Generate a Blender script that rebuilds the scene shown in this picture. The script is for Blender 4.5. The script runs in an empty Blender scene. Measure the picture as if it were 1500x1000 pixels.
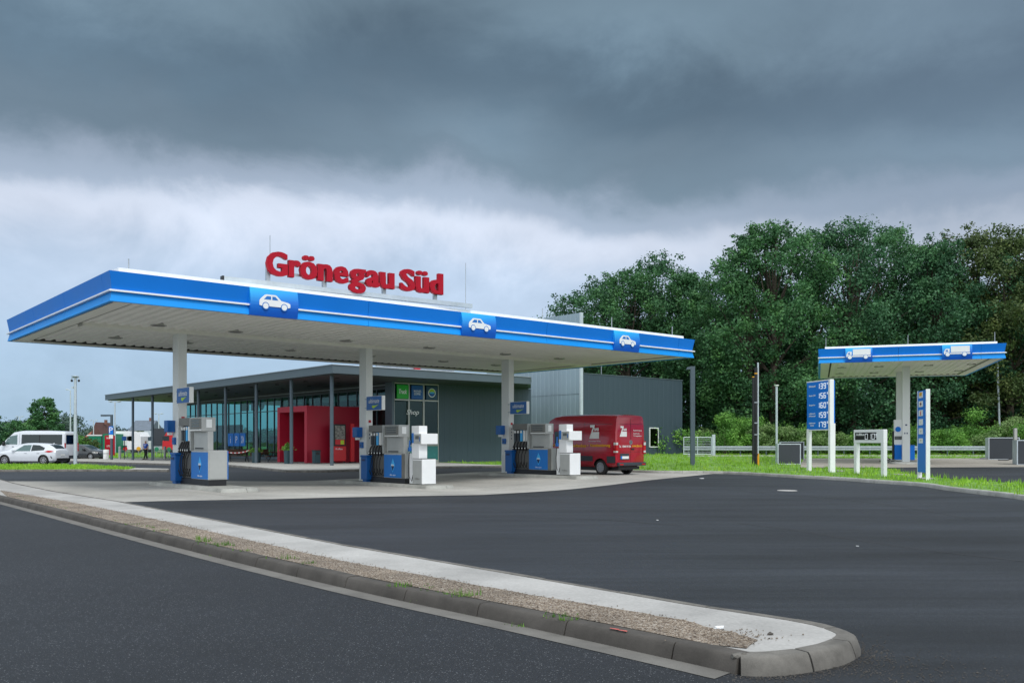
import bpy, bmesh, math, random
import numpy as np
from mathutils import Vector, Matrix
from mathutils.geometry import tessellate_polygon
R=math.radians
rnd=random.Random(7)
SC=bpy.context.scene
COL=SC.collection
F=1300.0; HZ=647.0; CAMH=1.5
TH=math.atan2(.649,.761)
UX,UY=math.cos(TH),math.sin(TH)
VX,VY=-UY,UX
OX,OY=-11.38,30.4
def uv(u,v): return (OX+UX*u+VX*v, OY+UY*u+VY*v)
def to_uv(x,y):
    dx,dy=x-OX,y-OY
    return dx*UX+dy*UY, dx*VX+dy*VY
def sm(a,b,t):
    t=(t-a)/(b-a); t=max(0,min(1,t)); return t*t*(3-2*t)
def interp(x,xs,ys):
    if x<=xs[0]: return ys[0]
    for i in range(1,len(xs)):
        if x<=xs[i]:
            k=(x-xs[i-1])/(xs[i]-xs[i-1]); return ys[i-1]+(ys[i]-ys[i-1])*k
    return ys[-1]
# ---------------------------------------------------------------- terrain
def gz(x,y):
    su,sv=to_uv(x,y)
    d=-.16*math.exp(-((su-7.6)/4.2)**2)*sm(-12,-7,sv)*(1-sm(3,8,sv))
    l=interp(y,[0,55,80,95,118,1000],[0,0,-.24,-.24,0,0])*(1-sm(-16,-8,x))
    return d+l
def G(px,py,off=0.0,fn=None):
    fn=fn or gz
    z=0.1
    for _ in range(30):
        Y=(CAMH-z)*F/(py-HZ); X=(px-750)/F*Y
        z=z*.4+.6*(fn(X,Y)+off)
    Y=(CAMH-z)*F/(py-HZ)
    return ((px-750)/F*Y, Y, z)
KERB_PX=[(60,671.5),(112,675),(262,679),(332,680),(380,684),(420,688),(470,688),(526,686.5),(640,682.5),(745,681.5),(800,683.5),(880,686),(960,689),(1064,690),(1160,695),(1240,699),(1280,702),(1350,706.5),(1390,712),(1440,717.5),(1500,724.4),(1640,746)]
KERB=[G(a,b,.12) for a,b in KERB_PX]
def kdist(x,y):
    best=1e9
    for i in range(8,len(KERB)-1):
        ax,ay=KERB[i][:2]; bx,by=KERB[i+1][:2]
        dx,dy=bx-ax,by-ay; t=((x-ax)*dx+(y-ay)*dy)/(dx*dx+dy*dy); t=max(0,min(1,t))
        d=math.hypot(x-ax-dx*t,y-ay-dy*t)
        if d<best: best=d
    return best
def rz(x,y):
    base=interp(y,[0,34,50,60,68,200],[.12,.12,.27,.33,.45,.6])
    return .12+(base-.12)*sm(0,5,kdist(x,y))*sm(0,8,x)
# ---------------------------------------------------------------- materials
MATS={}
def lin(c):
    c=c/255.0
    return c/12.92 if c<=.04045 else ((c+.055)/1.055)**2.4
def rgb(r,g,b): return (lin(r),lin(g),lin(b),1)
def mk(name,col,rough=.5,var=.10,scale=3.0,metal=0.0,bump=0.0,bscale=40,spec=.5,stretch=None,coat=0.0,emit=None):
    if name in MATS: return MATS[name]
    m=bpy.data.materials.new(name); m.use_nodes=True; nt=m.node_tree; N=nt.nodes; L=nt.links
    b=N['Principled BSDF']
    c=tuple(col[:3])+(1,)
    tc=N.new('ShaderNodeTexCoord'); mp=N.new('ShaderNodeMapping'); L.new(tc.outputs['Object'],mp.inputs[0])
    if stretch: mp.inputs['Scale'].default_value=stretch
    if var>0:
        n=N.new('ShaderNodeTexNoise'); n.inputs['Scale'].default_value=scale; n.inputs['Detail'].default_value=6; n.inputs['Roughness'].default_value=.65
        L.new(mp.outputs[0],n.inputs['Vector'])
        mr=N.new('ShaderNodeMapRange'); mr.inputs[1].default_value=.3; mr.inputs[2].default_value=.7; mr.inputs[3].default_value=1-var; mr.inputs[4].default_value=1+var
        L.new(n.outputs[0],mr.inputs[0])
        mx=N.new('ShaderNodeMix'); mx.data_type='RGBA'; mx.blend_type='MULTIPLY'; mx.inputs[0].default_value=1
        mx.inputs[6].default_value=c; L.new(mr.outputs[0],mx.inputs[7]); L.new(mx.outputs[2],b.inputs['Base Color'])
        mr2=N.new('ShaderNodeMapRange'); mr2.inputs[3].default_value=max(0.02,rough-.08); mr2.inputs[4].default_value=min(1,rough+.1)
        L.new(n.outputs[0],mr2.inputs[0]); L.new(mr2.outputs[0],b.inputs['Roughness'])
    else:
        b.inputs['Base Color'].default_value=c; b.inputs['Roughness'].default_value=rough
    b.inputs['Metallic'].default_value=metal
    b.inputs['Specular IOR Level'].default_value=spec
    b.inputs['Coat Weight'].default_value=coat
    if emit:
        b.inputs['Emission Color'].default_value=tuple(emit[:3])+(1,); b.inputs['Emission Strength'].default_value=emit[3]
    if bump>0:
        n2=N.new('ShaderNodeTexNoise'); n2.inputs['Scale'].default_value=bscale; n2.inputs['Detail'].default_value=4; L.new(mp.outputs[0],n2.inputs['Vector'])
        bp=N.new('ShaderNodeBump'); bp.inputs['Strength'].default_value=bump; bp.inputs['Distance'].default_value=.01
        L.new(n2.outputs[0],bp.inputs['Height']); L.new(bp.outputs[0],b.inputs['Normal'])
    MATS[name]=m; return m
def nodes(m): return m.node_tree.nodes,m.node_tree.links,m.node_tree.nodes['Principled BSDF']
def ramp(N,els):
    r=N.new('ShaderNodeValToRGB'); e=r.color_ramp.elements
    while len(e)<len(els): e.new(.5)
    for i,(p,c) in enumerate(els): e[i].position=p; e[i].color=tuple(c[:3])+(1,)
    return r
def mmul(N,L,a,b,f=1,bt='MULTIPLY'):
    mx=N.new('ShaderNodeMix'); mx.data_type='RGBA'; mx.blend_type=bt; mx.inputs[0].default_value=f
    for i,s in ((6,a),(7,b)):
        if hasattr(s,'links'): L.new(s,mx.inputs[i])
        else: mx.inputs[i].default_value=s
    return mx
def asphalt(name,base,speck,scale,amt,streak,warm=0):
    m=bpy.data.materials.new(name); m.use_nodes=True; N,L,b=nodes(m)
    tc=N.new('ShaderNodeTexCoord')
    v=N.new('ShaderNodeTexVoronoi'); v.inputs['Scale'].default_value=scale; L.new(tc.outputs['Object'],v.inputs['Vector'])
    sp=N.new('ShaderNodeSeparateColor'); L.new(v.outputs['Color'],sp.inputs[0])
    g=(base*.93,base*1.08,base*1.36)
    r=ramp(N,[(0,[c*.55 for c in g]),(.5,g),(1-amt,[c*1.35 for c in g]),(1,speck)])
    L.new(sp.outputs[0],r.inputs[0])
    n=N.new('ShaderNodeTexNoise'); n.inputs['Scale'].default_value=.35; n.inputs['Detail'].default_value=8; n.inputs['Roughness'].default_value=.6
    mp=N.new('ShaderNodeMapping'); mp.inputs['Scale'].default_value=(.35,1.6,1) if streak else (1,1,1); mp.inputs['Rotation'].default_value=(0,0,R(-6))
    L.new(tc.outputs['Object'],mp.inputs[0]); L.new(mp.outputs[0],n.inputs['Vector'])
    mr=N.new('ShaderNodeMapRange'); mr.inputs[1].default_value=.3; mr.inputs[2].default_value=.7; mr.inputs[3].default_value=.45 if streak else .74; mr.inputs[4].default_value=1.75 if streak else 1.15
    L.new(n.outputs[0],mr.inputs[0])
    x=mmul(N,L,r.outputs[0],mr.outputs[0])
    n3=N.new('ShaderNodeTexNoise'); n3.inputs['Scale'].default_value=2.5; n3.inputs['Detail'].default_value=8
    mp3=N.new('ShaderNodeMapping'); mp3.inputs['Scale'].default_value=(.12,2.6,1) if streak else (1,1,1); mp3.inputs['Rotation'].default_value=(0,0,R(4))
    L.new(tc.outputs['Object'],mp3.inputs[0]); L.new(mp3.outputs[0],n3.inputs['Vector'])
    mr3=N.new('ShaderNodeMapRange'); mr3.inputs[1].default_value=.35; mr3.inputs[2].default_value=.7; mr3.inputs[3].default_value=.82 if streak else .95; mr3.inputs[4].default_value=1.25 if streak else 1.06
    L.new(n3.outputs[0],mr3.inputs[0])
    x2=mmul(N,L,x.outputs[2],mr3.outputs[0]); L.new(x2.outputs[2],b.inputs['Base Color'])
    b.inputs['Roughness'].default_value=.62 if streak else .70; b.inputs['Specular IOR Level'].default_value=.38 if streak else .4
    bp=N.new('ShaderNodeBump'); bp.inputs['Strength'].default_value=.5; bp.inputs['Distance'].default_value=.004
    L.new(v.outputs['Distance'],bp.inputs['Height']); L.new(bp.outputs[0],b.inputs['Normal'])
    MATS[name]=m; return m
M_road=asphalt('road_asphalt',.0170,(.20,.21,.225),150,.04,False)
M_fore=asphalt('forecourt_asphalt',.0175,(.055,.058,.062),120,.05,True)
def concrete(name,col,stain=.2,sc=.5,joint=None,rot=0,bump=.15):
    m=bpy.data.materials.new(name); m.use_nodes=True; N,L,b=nodes(m)
    tc=N.new('ShaderNodeTexCoord')
    n=N.new('ShaderNodeTexNoise'); n.inputs['Scale'].default_value=sc; n.inputs['Detail'].default_value=9; n.inputs['Roughness'].default_value=.65
    L.new(tc.outputs['Object'],n.inputs['Vector'])
    mr=N.new('ShaderNodeMapRange'); mr.inputs[1].default_value=.32; mr.inputs[2].default_value=.68; mr.inputs[3].default_value=1-stain; mr.inputs[4].default_value=1+stain*.5
    L.new(n.outputs[0],mr.inputs[0])
    n2=N.new('ShaderNodeTexNoise'); n2.inputs['Scale'].default_value=sc*40; n2.inputs['Detail'].default_value=5; L.new(tc.outputs['Object'],n2.inputs['Vector'])
    mr2=N.new('ShaderNodeMapRange'); mr2.inputs[1].default_value=.3; mr2.inputs[2].default_value=.7; mr2.inputs[3].default_value=.9; mr2.inputs[4].default_value=1.08
    L.new(n2.outputs[0],mr2.inputs[0])
    x=mmul(N,L,tuple(col)+(1,),mr.outputs[0]); x2=mmul(N,L,x.outputs[2],mr2.outputs[0]); out=x2.outputs[2]
    if joint:
        mp=N.new('ShaderNodeMapping'); mp.inputs['Rotation'].default_value=(0,0,-rot); L.new(tc.outputs['Object'],mp.inputs[0])
        br=N.new('ShaderNodeTexBrick'); br.offset=0; br.inputs['Scale'].default_value=1; br.inputs['Mortar Size'].default_value=.012
        br.inputs['Brick Width'].default_value=joint[0]; br.inputs['Row Height'].default_value=joint[1]
        br.inputs['Color1'].default_value=(1,1,1,1); br.inputs['Color2'].default_value=(.95,.95,.94,1); br.inputs['Mortar'].default_value=(.45,.44,.42,1)
        L.new(mp.outputs[0],br.inputs['Vector']); x3=mmul(N,L,out,br.outputs['Color']); out=x3.outputs[2]
    L.new(out,b.inputs['Base Color']); b.inputs['Roughness'].default_value=.85; b.inputs['Specular IOR Level'].default_value=.3
    bp=N.new('ShaderNodeBump'); bp.inputs['Strength'].default_value=bump; bp.inputs['Distance'].default_value=.006
    L.new(n2.outputs[0],bp.inputs['Height']); L.new(bp.outputs[0],b.inputs['Normal'])
    MATS[name]=m; return m
M_slab=concrete('apron_concrete',(.44,.425,.395),.34,.22,(5.0,5.0),TH)
M_slab2=concrete('truck_apron_concrete',(.36,.33,.29),.25,.2,(5.0,5.0),R(-20))
M_white=concrete('pale_concrete',(.42,.41,.395),.24,.9)
M_pave=concrete('pavement_concrete',(.42,.41,.38),.15,.8,(.6,.6),TH)
M_kerb=concrete('kerb_concrete',(.088,.080,.072),.35,2.2,bump=.3)
M_kerb2=concrete('island_kerb_concrete',(.40,.40,.37),.3,1.6,bump=.3)
M_kerb3=concrete('dusty_kerb_concrete',(.17,.16,.145),.45,3.0,bump=.3)
M_gut=concrete('gutter_concrete',(.17,.162,.15),.25,2.5)
def gravelmat():
    m=bpy.data.materials.new('gravel'); m.use_nodes=True; N,L,b=nodes(m)
    tc=N.new('ShaderNodeTexCoord'); v=N.new('ShaderNodeTexVoronoi'); v.inputs['Scale'].default_value=80; L.new(tc.outputs['Object'],v.inputs['Vector'])
    sp=N.new('ShaderNodeSeparateColor'); L.new(v.outputs['Color'],sp.inputs[0])
    r=ramp(N,[(0,(.07,.052,.04)),(.35,(.21,.16,.12)),(.7,(.31,.25,.19)),(1,(.50,.45,.39))]); L.new(sp.outputs[0],r.inputs[0])
    n=N.new('ShaderNodeTexNoise'); n.inputs['Scale'].default_value=1.8; n.inputs['Detail'].default_value=6; L.new(tc.outputs['Object'],n.inputs['Vector'])
    mr=N.new('ShaderNodeMapRange'); mr.inputs[1].default_value=.3; mr.inputs[2].default_value=.7; mr.inputs[3].default_value=.7; mr.inputs[4].default_value=1.15; L.new(n.outputs[0],mr.inputs[0])
    x=mmul(N,L,r.outputs[0],mr.outputs[0]); L.new(x.outputs[2],b.inputs['Base Color']); b.inputs['Roughness'].default_value=.9
    bp=N.new('ShaderNodeBump'); bp.inputs['Strength'].default_value=1; bp.inputs['Distance'].default_value=.01; bp.invert=True
    L.new(v.outputs['Distance'],bp.inputs['Height']); L.new(bp.outputs[0],b.inputs['Normal'])
    MATS['gravel']=m; return m
M_gravel=gravelmat()
def leafmat(name,c1,c2,c3,sc=.5,trans=.25,sc2=6):
    m=bpy.data.materials.new(name); m.use_nodes=True; N,L,b=nodes(m)
    tc=N.new('ShaderNodeTexCoord'); n=N.new('ShaderNodeTexNoise'); n.inputs['Scale'].default_value=sc; n.inputs['Detail'].default_value=3
    L.new(tc.outputs['Object'],n.inputs['Vector'])
    r=ramp(N,[(.3,c1),(.52,c2),(.72,c3)]); L.new(n.outputs[0],r.inputs[0])
    n2=N.new('ShaderNodeTexNoise'); n2.inputs['Scale'].default_value=sc2; L.new(tc.outputs['Object'],n2.inputs['Vector'])
    mr=N.new('ShaderNodeMapRange'); mr.inputs[1].default_value=.3; mr.inputs[2].default_value=.7; mr.inputs[3].default_value=.6; mr.inputs[4].default_value=1.4; L.new(n2.outputs[0],mr.inputs[0])
    x=mmul(N,L,r.outputs[0],mr.outputs[0]); L.new(x.outputs[2],b.inputs['Base Color'])
    b.inputs['Roughness'].default_value=.55; b.inputs['Specular IOR Level'].default_value=.3
    t=N.new('ShaderNodeBsdfTranslucent'); L.new(x.outputs[2],t.inputs[0]); ms=N.new('ShaderNodeMixShader'); ms.inputs[0].default_value=trans
    o=[q for q in N if q.type=='OUTPUT_MATERIAL'][0]
    L.new(b.outputs[0],ms.inputs[1]); L.new(t.outputs[0],ms.inputs[2]); L.new(ms.outputs[0],o.inputs[0])
    MATS[name]=m; return m
M_leaf1=leafmat('tree_leaves',(.040,.115,.050),(.068,.185,.068),(.13,.29,.085))
M_leaf2=leafmat('dark_tree_leaves',(.034,.095,.052),(.053,.150,.068),(.090,.225,.085))
M_leaf3=leafmat('olive_tree_leaves',(.045,.085,.03),(.085,.13,.04),(.15,.18,.045))
M_bush=leafmat('shrub_leaves',(.07,.19,.035),(.15,.34,.06),(.27,.50,.10),.6)
M_bush2=leafmat('pale_shrub_leaves',(.10,.19,.06),(.19,.30,.10),(.31,.42,.19),.8)
M_grass=leafmat('grass_blades',(.19,.37,.03),(.28,.52,.05),(.46,.62,.09),.9,.38)
M_weed=leafmat('weed_leaves',(.07,.17,.03),(.12,.25,.04),(.20,.32,.07),5,.3)
M_far=leafmat('hazed_tree_leaves',(.05,.085,.075),(.06,.105,.085),(.08,.13,.095),.03,.1,.3)  # distance haze is put into these leaves as a bluish cast
M_soil=mk('grass_ground',(.13,.26,.04),.9,.4,1.2,bump=.4,bscale=12)
M_ground=mk('meadow_ground',(.10,.17,.05),.95,.3,.3)
M_bark=mk('bark',(.07,.055,.042),.9,.3,3,bump=.5,bscale=14)
M_w=mk('white_paint',(.84,.85,.86),.35,.04,2)
M_col=mk('column_white_paint',(.70,.72,.71),.45,.06,1.5,stretch=(1,1,.25))
M_soffit=mk('soffit_panels',(.86,.85,.80),.5,.06,.6)
M_trim=mk('soffit_trim',(.80,.79,.73),.5,.05,1)
M_darktrim=mk('soffit_gap',(.03,.028,.025),.7,.1,3)
M_blue=mk('fascia_blue',(.001,.180,.68),.45,.05,.5,spec=.3)
M_lblue=mk('fascia_light_blue',(.001,.30,.86),.45,.05,.5,spec=.3)
M_pblue=mk('pump_blue',(.002,.16,.55),.35,.05,2)
M_dblue=mk('deep_blue',(.003,.10,.36),.4,.08,2)
M_navy=mk('navy',(.006,.02,.10),.4,.05,2)
M_cyan=mk('cyan',(.05,.42,.85),.4,.03,2)
M_red=mk('sign_red',(.42,.006,.022),.5,.08,1.5,spec=.2)
M_pred=mk('portal_red',(.40,.007,.03),.5,.08,.7)
M_bred=mk('bright_red',(.55,.012,.02),.4,.06,2)
M_vred=mk('van_red',(.38,.006,.022),.22,.05,.8,coat=.6)
M_gal=mk('galvanised_steel',(.42,.46,.50),.42,.15,6,metal=.55)
M_lgal=mk('pale_galvanised_steel',(.52,.58,.63),.5,.12,2,metal=.2)
M_alu=mk('brushed_aluminium',(.44,.44,.42),.4,.08,3,metal=.5)
M_pgrey=mk('pump_grey',(.40,.41,.40),.4,.06,3)
M_pdark=mk('pump_taupe',(.16,.155,.14),.45,.1,4)
M_anth=mk('anthracite_cladding',(.042,.068,.090),.5,.06,.35,stretch=(1,1,.2))
M_anth2=mk('anthracite_trim',(.085,.115,.135),.45,.08,1)
M_soff2=mk('dark_soffit',(.035,.045,.05),.5,.1,1)
M_post=mk('post_grey',(.07,.10,.125),.4,.1,2)
M_black=mk('black_plastic',(.012,.012,.014),.45,.2,5)
M_rub=mk('rubber',(.016,.016,.017),.75,.2,10)
M_dgrey=mk('dark_grey_panel',(.035,.042,.052),.5,.1,1)
M_ltower=mk('tower_cladding',(.30,.38,.44),.45,.10,.4,metal=.2,stretch=(1,1,.15))
M_screen=mk('screen_grey',(.10,.11,.11),.2,.3,9)
M_lbl=mk('label_white',(.80,.81,.80),.5,.03,3)
M_yel=mk('yellow',(.75,.36,.01),.5,.05,3)
M_lime=mk('lime',(.42,.62,.02),.5,.03,3)
M_green=mk('sign_green',(.01,.42,.03),.4,.04,3)
M_contg=mk('container_green',(.004,.20,.10),.5,.12,.6)
M_carw=mk('car_white',(.66,.69,.74),.22,.03,1,coat=.6)
M_carb=mk('car_black',(.02,.025,.03),.22,.05,1,coat=.6)
M_tail=mk('tail_light_red',(.45,.01,.012),.2,.05,8)
M_rim=mk('rim_alloy',(.40,.41,.43),.35,.1,8,metal=.7)
M_tan=mk('wood_brown',(.12,.065,.04),.7,.25,6,stretch=(1,8,8))
M_skin=mk('skin',(.45,.27,.20),.6,.05,10)
M_hair=mk('hair',(.32,.22,.12),.8,.2,20)
M_shirt=mk('blue_shirt',(.01,.10,.50),.8,.1,10)
M_trous=mk('black_trousers',(.015,.016,.02),.85,.1,10)
M_tile=mk('roof_tiles_red',(.20,.09,.07),.8,.2,1)
M_tileg=mk('roof_tiles_grey',(.13,.16,.20),.8,.15,1)
M_wall=mk('house_wall',(.50,.50,.48),.8,.1,1)
M_pot=mk('planter_grey',(.02,.06,.075),.5,.1,3)
M_lamp=mk('lamp_glass',(.6,.6,.58),.3,.03,5)
M_floor=mk('shop_floor',(.12,.12,.12),.4,.1,2)
M_int=mk('shop_interior',(.05,.055,.06),.8,.3,.8)
def glassmat(name,tint,f0=.08,wav=.06):
    """thin pane: mirror reflection by angle, tinted see-through for the rest"""
    m=bpy.data.materials.new(name); m.use_nodes=True; N,L,b=nodes(m); N.remove(b)
    tc=N.new('ShaderNodeTexCoord'); n=N.new('ShaderNodeTexNoise'); n.inputs['Scale'].default_value=.8; L.new(tc.outputs['Object'],n.inputs['Vector'])
    bp=N.new('ShaderNodeBump'); bp.inputs['Strength'].default_value=wav; bp.inputs['Distance'].default_value=.05; L.new(n.outputs[0],bp.inputs['Height'])
    g=N.new('ShaderNodeBsdfGlossy'); g.inputs['Roughness'].default_value=.015; g.inputs['Color'].default_value=(.85,.97,.96,1); L.new(bp.outputs[0],g.inputs['Normal'])
    t=N.new('ShaderNodeBsdfTransparent'); t.inputs[0].default_value=tuple(c**.5 for c in tint)+(1,)
    ge=N.new('ShaderNodeNewGeometry'); dt=N.new('ShaderNodeVectorMath'); dt.operation='DOT_PRODUCT'; L.new(ge.outputs['Incoming'],dt.inputs[0]); L.new(ge.outputs['Normal'],dt.inputs[1])
    def mm(op,a,b_=None):
        q=N.new('ShaderNodeMath'); q.operation=op
        for k,v in enumerate((a,b_)):
            if v is None: continue
            if hasattr(v,'links'): L.new(v,q.inputs[k])
            else: q.inputs[k].default_value=v
        return q.outputs[0]
    f=mm('POWER',mm('SUBTRACT',1.0,mm('ABSOLUTE',dt.outputs['Value'])),5.0)
    f=mm('ADD',mm('MULTIPLY',f,1-f0),f0)
    ms=N.new('ShaderNodeMixShader'); L.new(f,ms.inputs[0]); L.new(t.outputs[0],ms.inputs[1]); L.new(g.outputs[0],ms.inputs[2])
    o=[q for q in N if q.type=='OUTPUT_MATERIAL'][0]; L.new(ms.outputs[0],o.inputs[0])
    MATS[name]=m; return m
M_glass=glassmat('teal_glass',(.12,.42,.40),.028)
M_cglass=glassmat('car_glass',(.10,.17,.16),.09,.02)
M_dglass=glassmat('tinted_glass',(.012,.016,.018),.06,.02)
def gradmat():
    m=bpy.data.materials.new('medallion_blue'); m.use_nodes=True; N,L,b=nodes(m)
    tc=N.new('ShaderNodeTexCoord'); s=N.new('ShaderNodeSeparateXYZ'); L.new(tc.outputs['Generated'],s.inputs[0])
    ma=N.new('ShaderNodeMath'); ma.operation='MULTIPLY_ADD'; ma.inputs[1].default_value=-.25; L.new(s.outputs[0],ma.inputs[0]); L.new(s.outputs[2],ma.inputs[2])
    r=ramp(N,[(0,(.003,.10,.55)),(.35,(.003,.17,.70)),(.9,(.02,.45,.92))]); L.new(ma.outputs[0],r.inputs[0]); L.new(r.outputs[0],b.inputs['Base Color']); b.inputs['Roughness'].default_value=.35
    return m
M_med=gradmat()
# ---------------------------------------------------------------- mesh builder
class MB:
    def __init__(s): s.v=[]; s.f=[]; s.m=[]
    def add(s,vs,fs,mi=0):
        o=len(s.v); s.v+= [tuple(p) for p in vs]; s.f+=[tuple(i+o for i in f) for f in fs]; s.m+=[mi]*len(fs); return s
    def box(s,x0,x1,y0,y1,z0,z1,mi=0,b=0):
        if b>0:
            bm=bmesh.new(); bmesh.ops.create_cube(bm,size=1)
            for q in bm.verts: q.co=Vector(((x0+x1)/2+q.co.x*(x1-x0),(y0+y1)/2+q.co.y*(y1-y0),(z0+z1)/2+q.co.z*(z1-z0)))
            bmesh.ops.bevel(bm,geom=list(bm.edges),offset=b,segments=2,affect='EDGES',profile=.5)
            bm.verts.index_update()
            s.add([q.co[:] for q in bm.verts],[[q.index for q in f.verts] for f in bm.faces],mi); bm.free(); return s
        return s.add([(x0,y0,z0),(x1,y0,z0),(x1,y1,z0),(x0,y1,z0),(x0,y0,z1),(x1,y0,z1),(x1,y1,z1),(x0,y1,z1)],
            [(0,3,2,1),(4,5,6,7),(0,1,5,4),(1,2,6,5),(2,3,7,6),(3,0,4,7)],mi)
    def tube(s,pts,r,n=8,mi=0,cap=True):
        pts=[Vector(p) for p in pts]; k=len(pts); rs=r if isinstance(r,(list,tuple)) else [r]*k
        vs=[];up=None
        for i,p in enumerate(pts):
            d=(pts[min(i+1,k-1)]-pts[max(i-1,0)]).normalized()
            a=Vector((0,0,1)) if abs(d.z)<.9 else Vector((1,0,0))
            if up is not None: a=up
            e1=d.cross(a).normalized(); e2=e1.cross(d).normalized(); up=e2
            for j in range(n):
                t=2*math.pi*j/n; vs.append(p+e1*math.cos(t)*rs[i]+e2*math.sin(t)*rs[i])
        fs=[]
        for i in range(k-1):
            for j in range(n): fs.append((i*n+j,i*n+(j+1)%n,(i+1)*n+(j+1)%n,(i+1)*n+j))
        if cap: fs.append(tuple(range(n-1,-1,-1))); fs.append(tuple((k-1)*n+j for j in range(n)))
        return s.add(vs,fs,mi)
    def lathe(s,prof,n=20,axis='z',c=(0,0,0),mi=0,closed=False):
        vs=[];fs=[]
        for (r,h) in prof:
            for j in range(n):
                t=2*math.pi*j/n; a,b=r*math.cos(t),r*math.sin(t)
                p=(a,b,h) if axis=='z' else ((a,h,b) if axis=='y' else (h,a,b))
                vs.append((p[0]+c[0],p[1]+c[1],p[2]+c[2]))
        for i in range(len(prof)-1):
            for j in range(n): fs.append((i*n+j,i*n+(j+1)%n,(i+1)*n+(j+1)%n,(i+1)*n+j))
        if closed:
            i=len(prof)-1
            for j in range(n): fs.append((i*n+j,i*n+(j+1)%n,(j+1)%n,j))
        else: fs.append(tuple(range(n-1,-1,-1))); fs.append(tuple((len(prof)-1)*n+j for j in range(n)))
        return s.add(vs,fs,mi)
    def prism(s,poly,axis,a,b,mi=0):
        # poly 2D extruded along axis from a to b; axis 'x': poly=(y,z); 'y': poly=(x,z); 'z': (x,y)
        def P(q,h): return (h,q[0],q[1]) if axis=='x' else ((q[0],h,q[1]) if axis=='y' else (q[0],q[1],h))
        n=len(poly); vs=[P(q,a) for q in poly]+[P(q,b) for q in poly]
        fs=[tuple(range(n)),tuple(range(2*n-1,n-1,-1))]+[(i,i+n,(i+1)%n+n,(i+1)%n) for i in range(n)]
        return s.add(vs,fs,mi)
    def build(s,name,mats,parent=None,smooth=None,loc=None,rotz=None,fixn=True):
        me=bpy.data.meshes.new(name); me.from_pydata([tuple(p) for p in s.v],[],s.f)
        if not isinstance(mats,(list,tuple)): mats=[mats]
        for m in mats: me.materials.append(m)
        me.polygons.foreach_set('material_index',s.m)
        if fixn:
            bm=bmesh.new(); bm.from_mesh(me); bmesh.ops.recalc_face_normals(bm,faces=bm.faces); bm.to_mesh(me); bm.free()
        if smooth is not None:
            me.polygons.foreach_set('use_smooth',[True]*len(me.polygons)); me.set_sharp_from_angle(angle=R(smooth))
        me.update()
        o=bpy.data.objects.new(name,me); COL.objects.link(o)
        if parent: o.parent=parent
        if loc: o.location=loc
        if rotz is not None: o.rotation_euler=(0,0,rotz)
        return o
def tag(o,label=None,cat=None,group=None,kind=None):
    if label: o['label']=label
    if cat: o['category']=cat
    if group: o['group']=group
    if kind: o['kind']=kind
    return o
def thing(name,label,cat,loc=(0,0,0),rz_=0,group=None):
    o=bpy.data.objects.new(name,None); o.empty_display_size=.2; COL.objects.link(o); o.location=loc; o.rotation_euler=(0,0,rz_)
    return tag(o,label,cat,group)
def children(o): return [c for c in bpy.data.objects if c.parent==o]
def dup(o,loc=None,rot=None,label=None,parent=None):
    c=o.copy(); COL.objects.link(c); c.parent=parent
    if loc is not None: c.location=loc
    if rot is not None: c.rotation_euler=(0,0,rot)
    if label: c['label']=label
    for ch in children(o): dup(ch,parent=c)
    return c
def box(name,mat,par,x0,x1,y0,y1,z0,z1,b=0): return MB().box(x0,x1,y0,y1,z0,z1,0,b).build(name,mat,par)
def text(par,s,name,loc,rot,w,h,mat,thick=.004,bold=0.0,shear=0.0,spacing=1.0,smear=0):
    cu=bpy.data.curves.new('t','FONT'); cu.body=s; cu.offset=bold; cu.shear=shear; cu.space_character=spacing; cu.resolution_u=3
    ob=bpy.data.objects.new('t',cu); COL.objects.link(ob)
    bpy.context.view_layer.update()
    dg=bpy.context.evaluated_depsgraph_get(); me=bpy.data.meshes.new_from_object(ob.evaluated_get(dg))
    bpy.data.objects.remove(ob); 
    co=np.empty(len(me.vertices)*3); me.vertices.foreach_get('co',co); co=co.reshape(-1,3)
    mn=co.min(0); mx=co.max(0); 
    sx=w/(mx[0]-mn[0]) if w else h/(mx[1]-mn[1]); sy=h/(mx[1]-mn[1]) if h else sx
    bm=bmesh.new(); bm.from_mesh(me)
    bmesh.ops.remove_doubles(bm,verts=bm.verts,dist=1e-5)
    for v in bm.verts: v.co=Vector(((v.co.x-(mn[0]+mx[0])/2)*sx,0,(v.co.y-(mn[1]+mx[1])/2)*sy))
    for q in ((-1,1) if smear else ()):
        g=bmesh.ops.duplicate(bm,geom=[f for f in bm.faces if f.tag==False][:len(me.polygons)])
        for e in g['geom']:
            if isinstance(e,bmesh.types.BMVert): e.co.x+=q*smear; e.co.y-=.002*(1.5+q)
            if isinstance(e,bmesh.types.BMFace): e.tag=True
    fs=list(bm.faces); r=bmesh.ops.extrude_face_region(bm,geom=fs)
    for e in r['geom']:
        if isinstance(e,bmesh.types.BMVert): e.co.y-=thick
    bmesh.ops.recalc_face_normals(bm,faces=bm.faces)
    bm.to_mesh(me); bm.free(); me.materials.clear(); me.materials.append(mat); me.polygons.foreach_set('use_smooth',[False]*len(me.polygons)); me.polygons.foreach_set('material_index',[0]*len(me.polygons))
    o=bpy.data.objects.new(name,me); COL.objects.link(o); o.parent=par; o.location=loc; o.rotation_euler=(0,0,rot)
    return o
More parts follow.
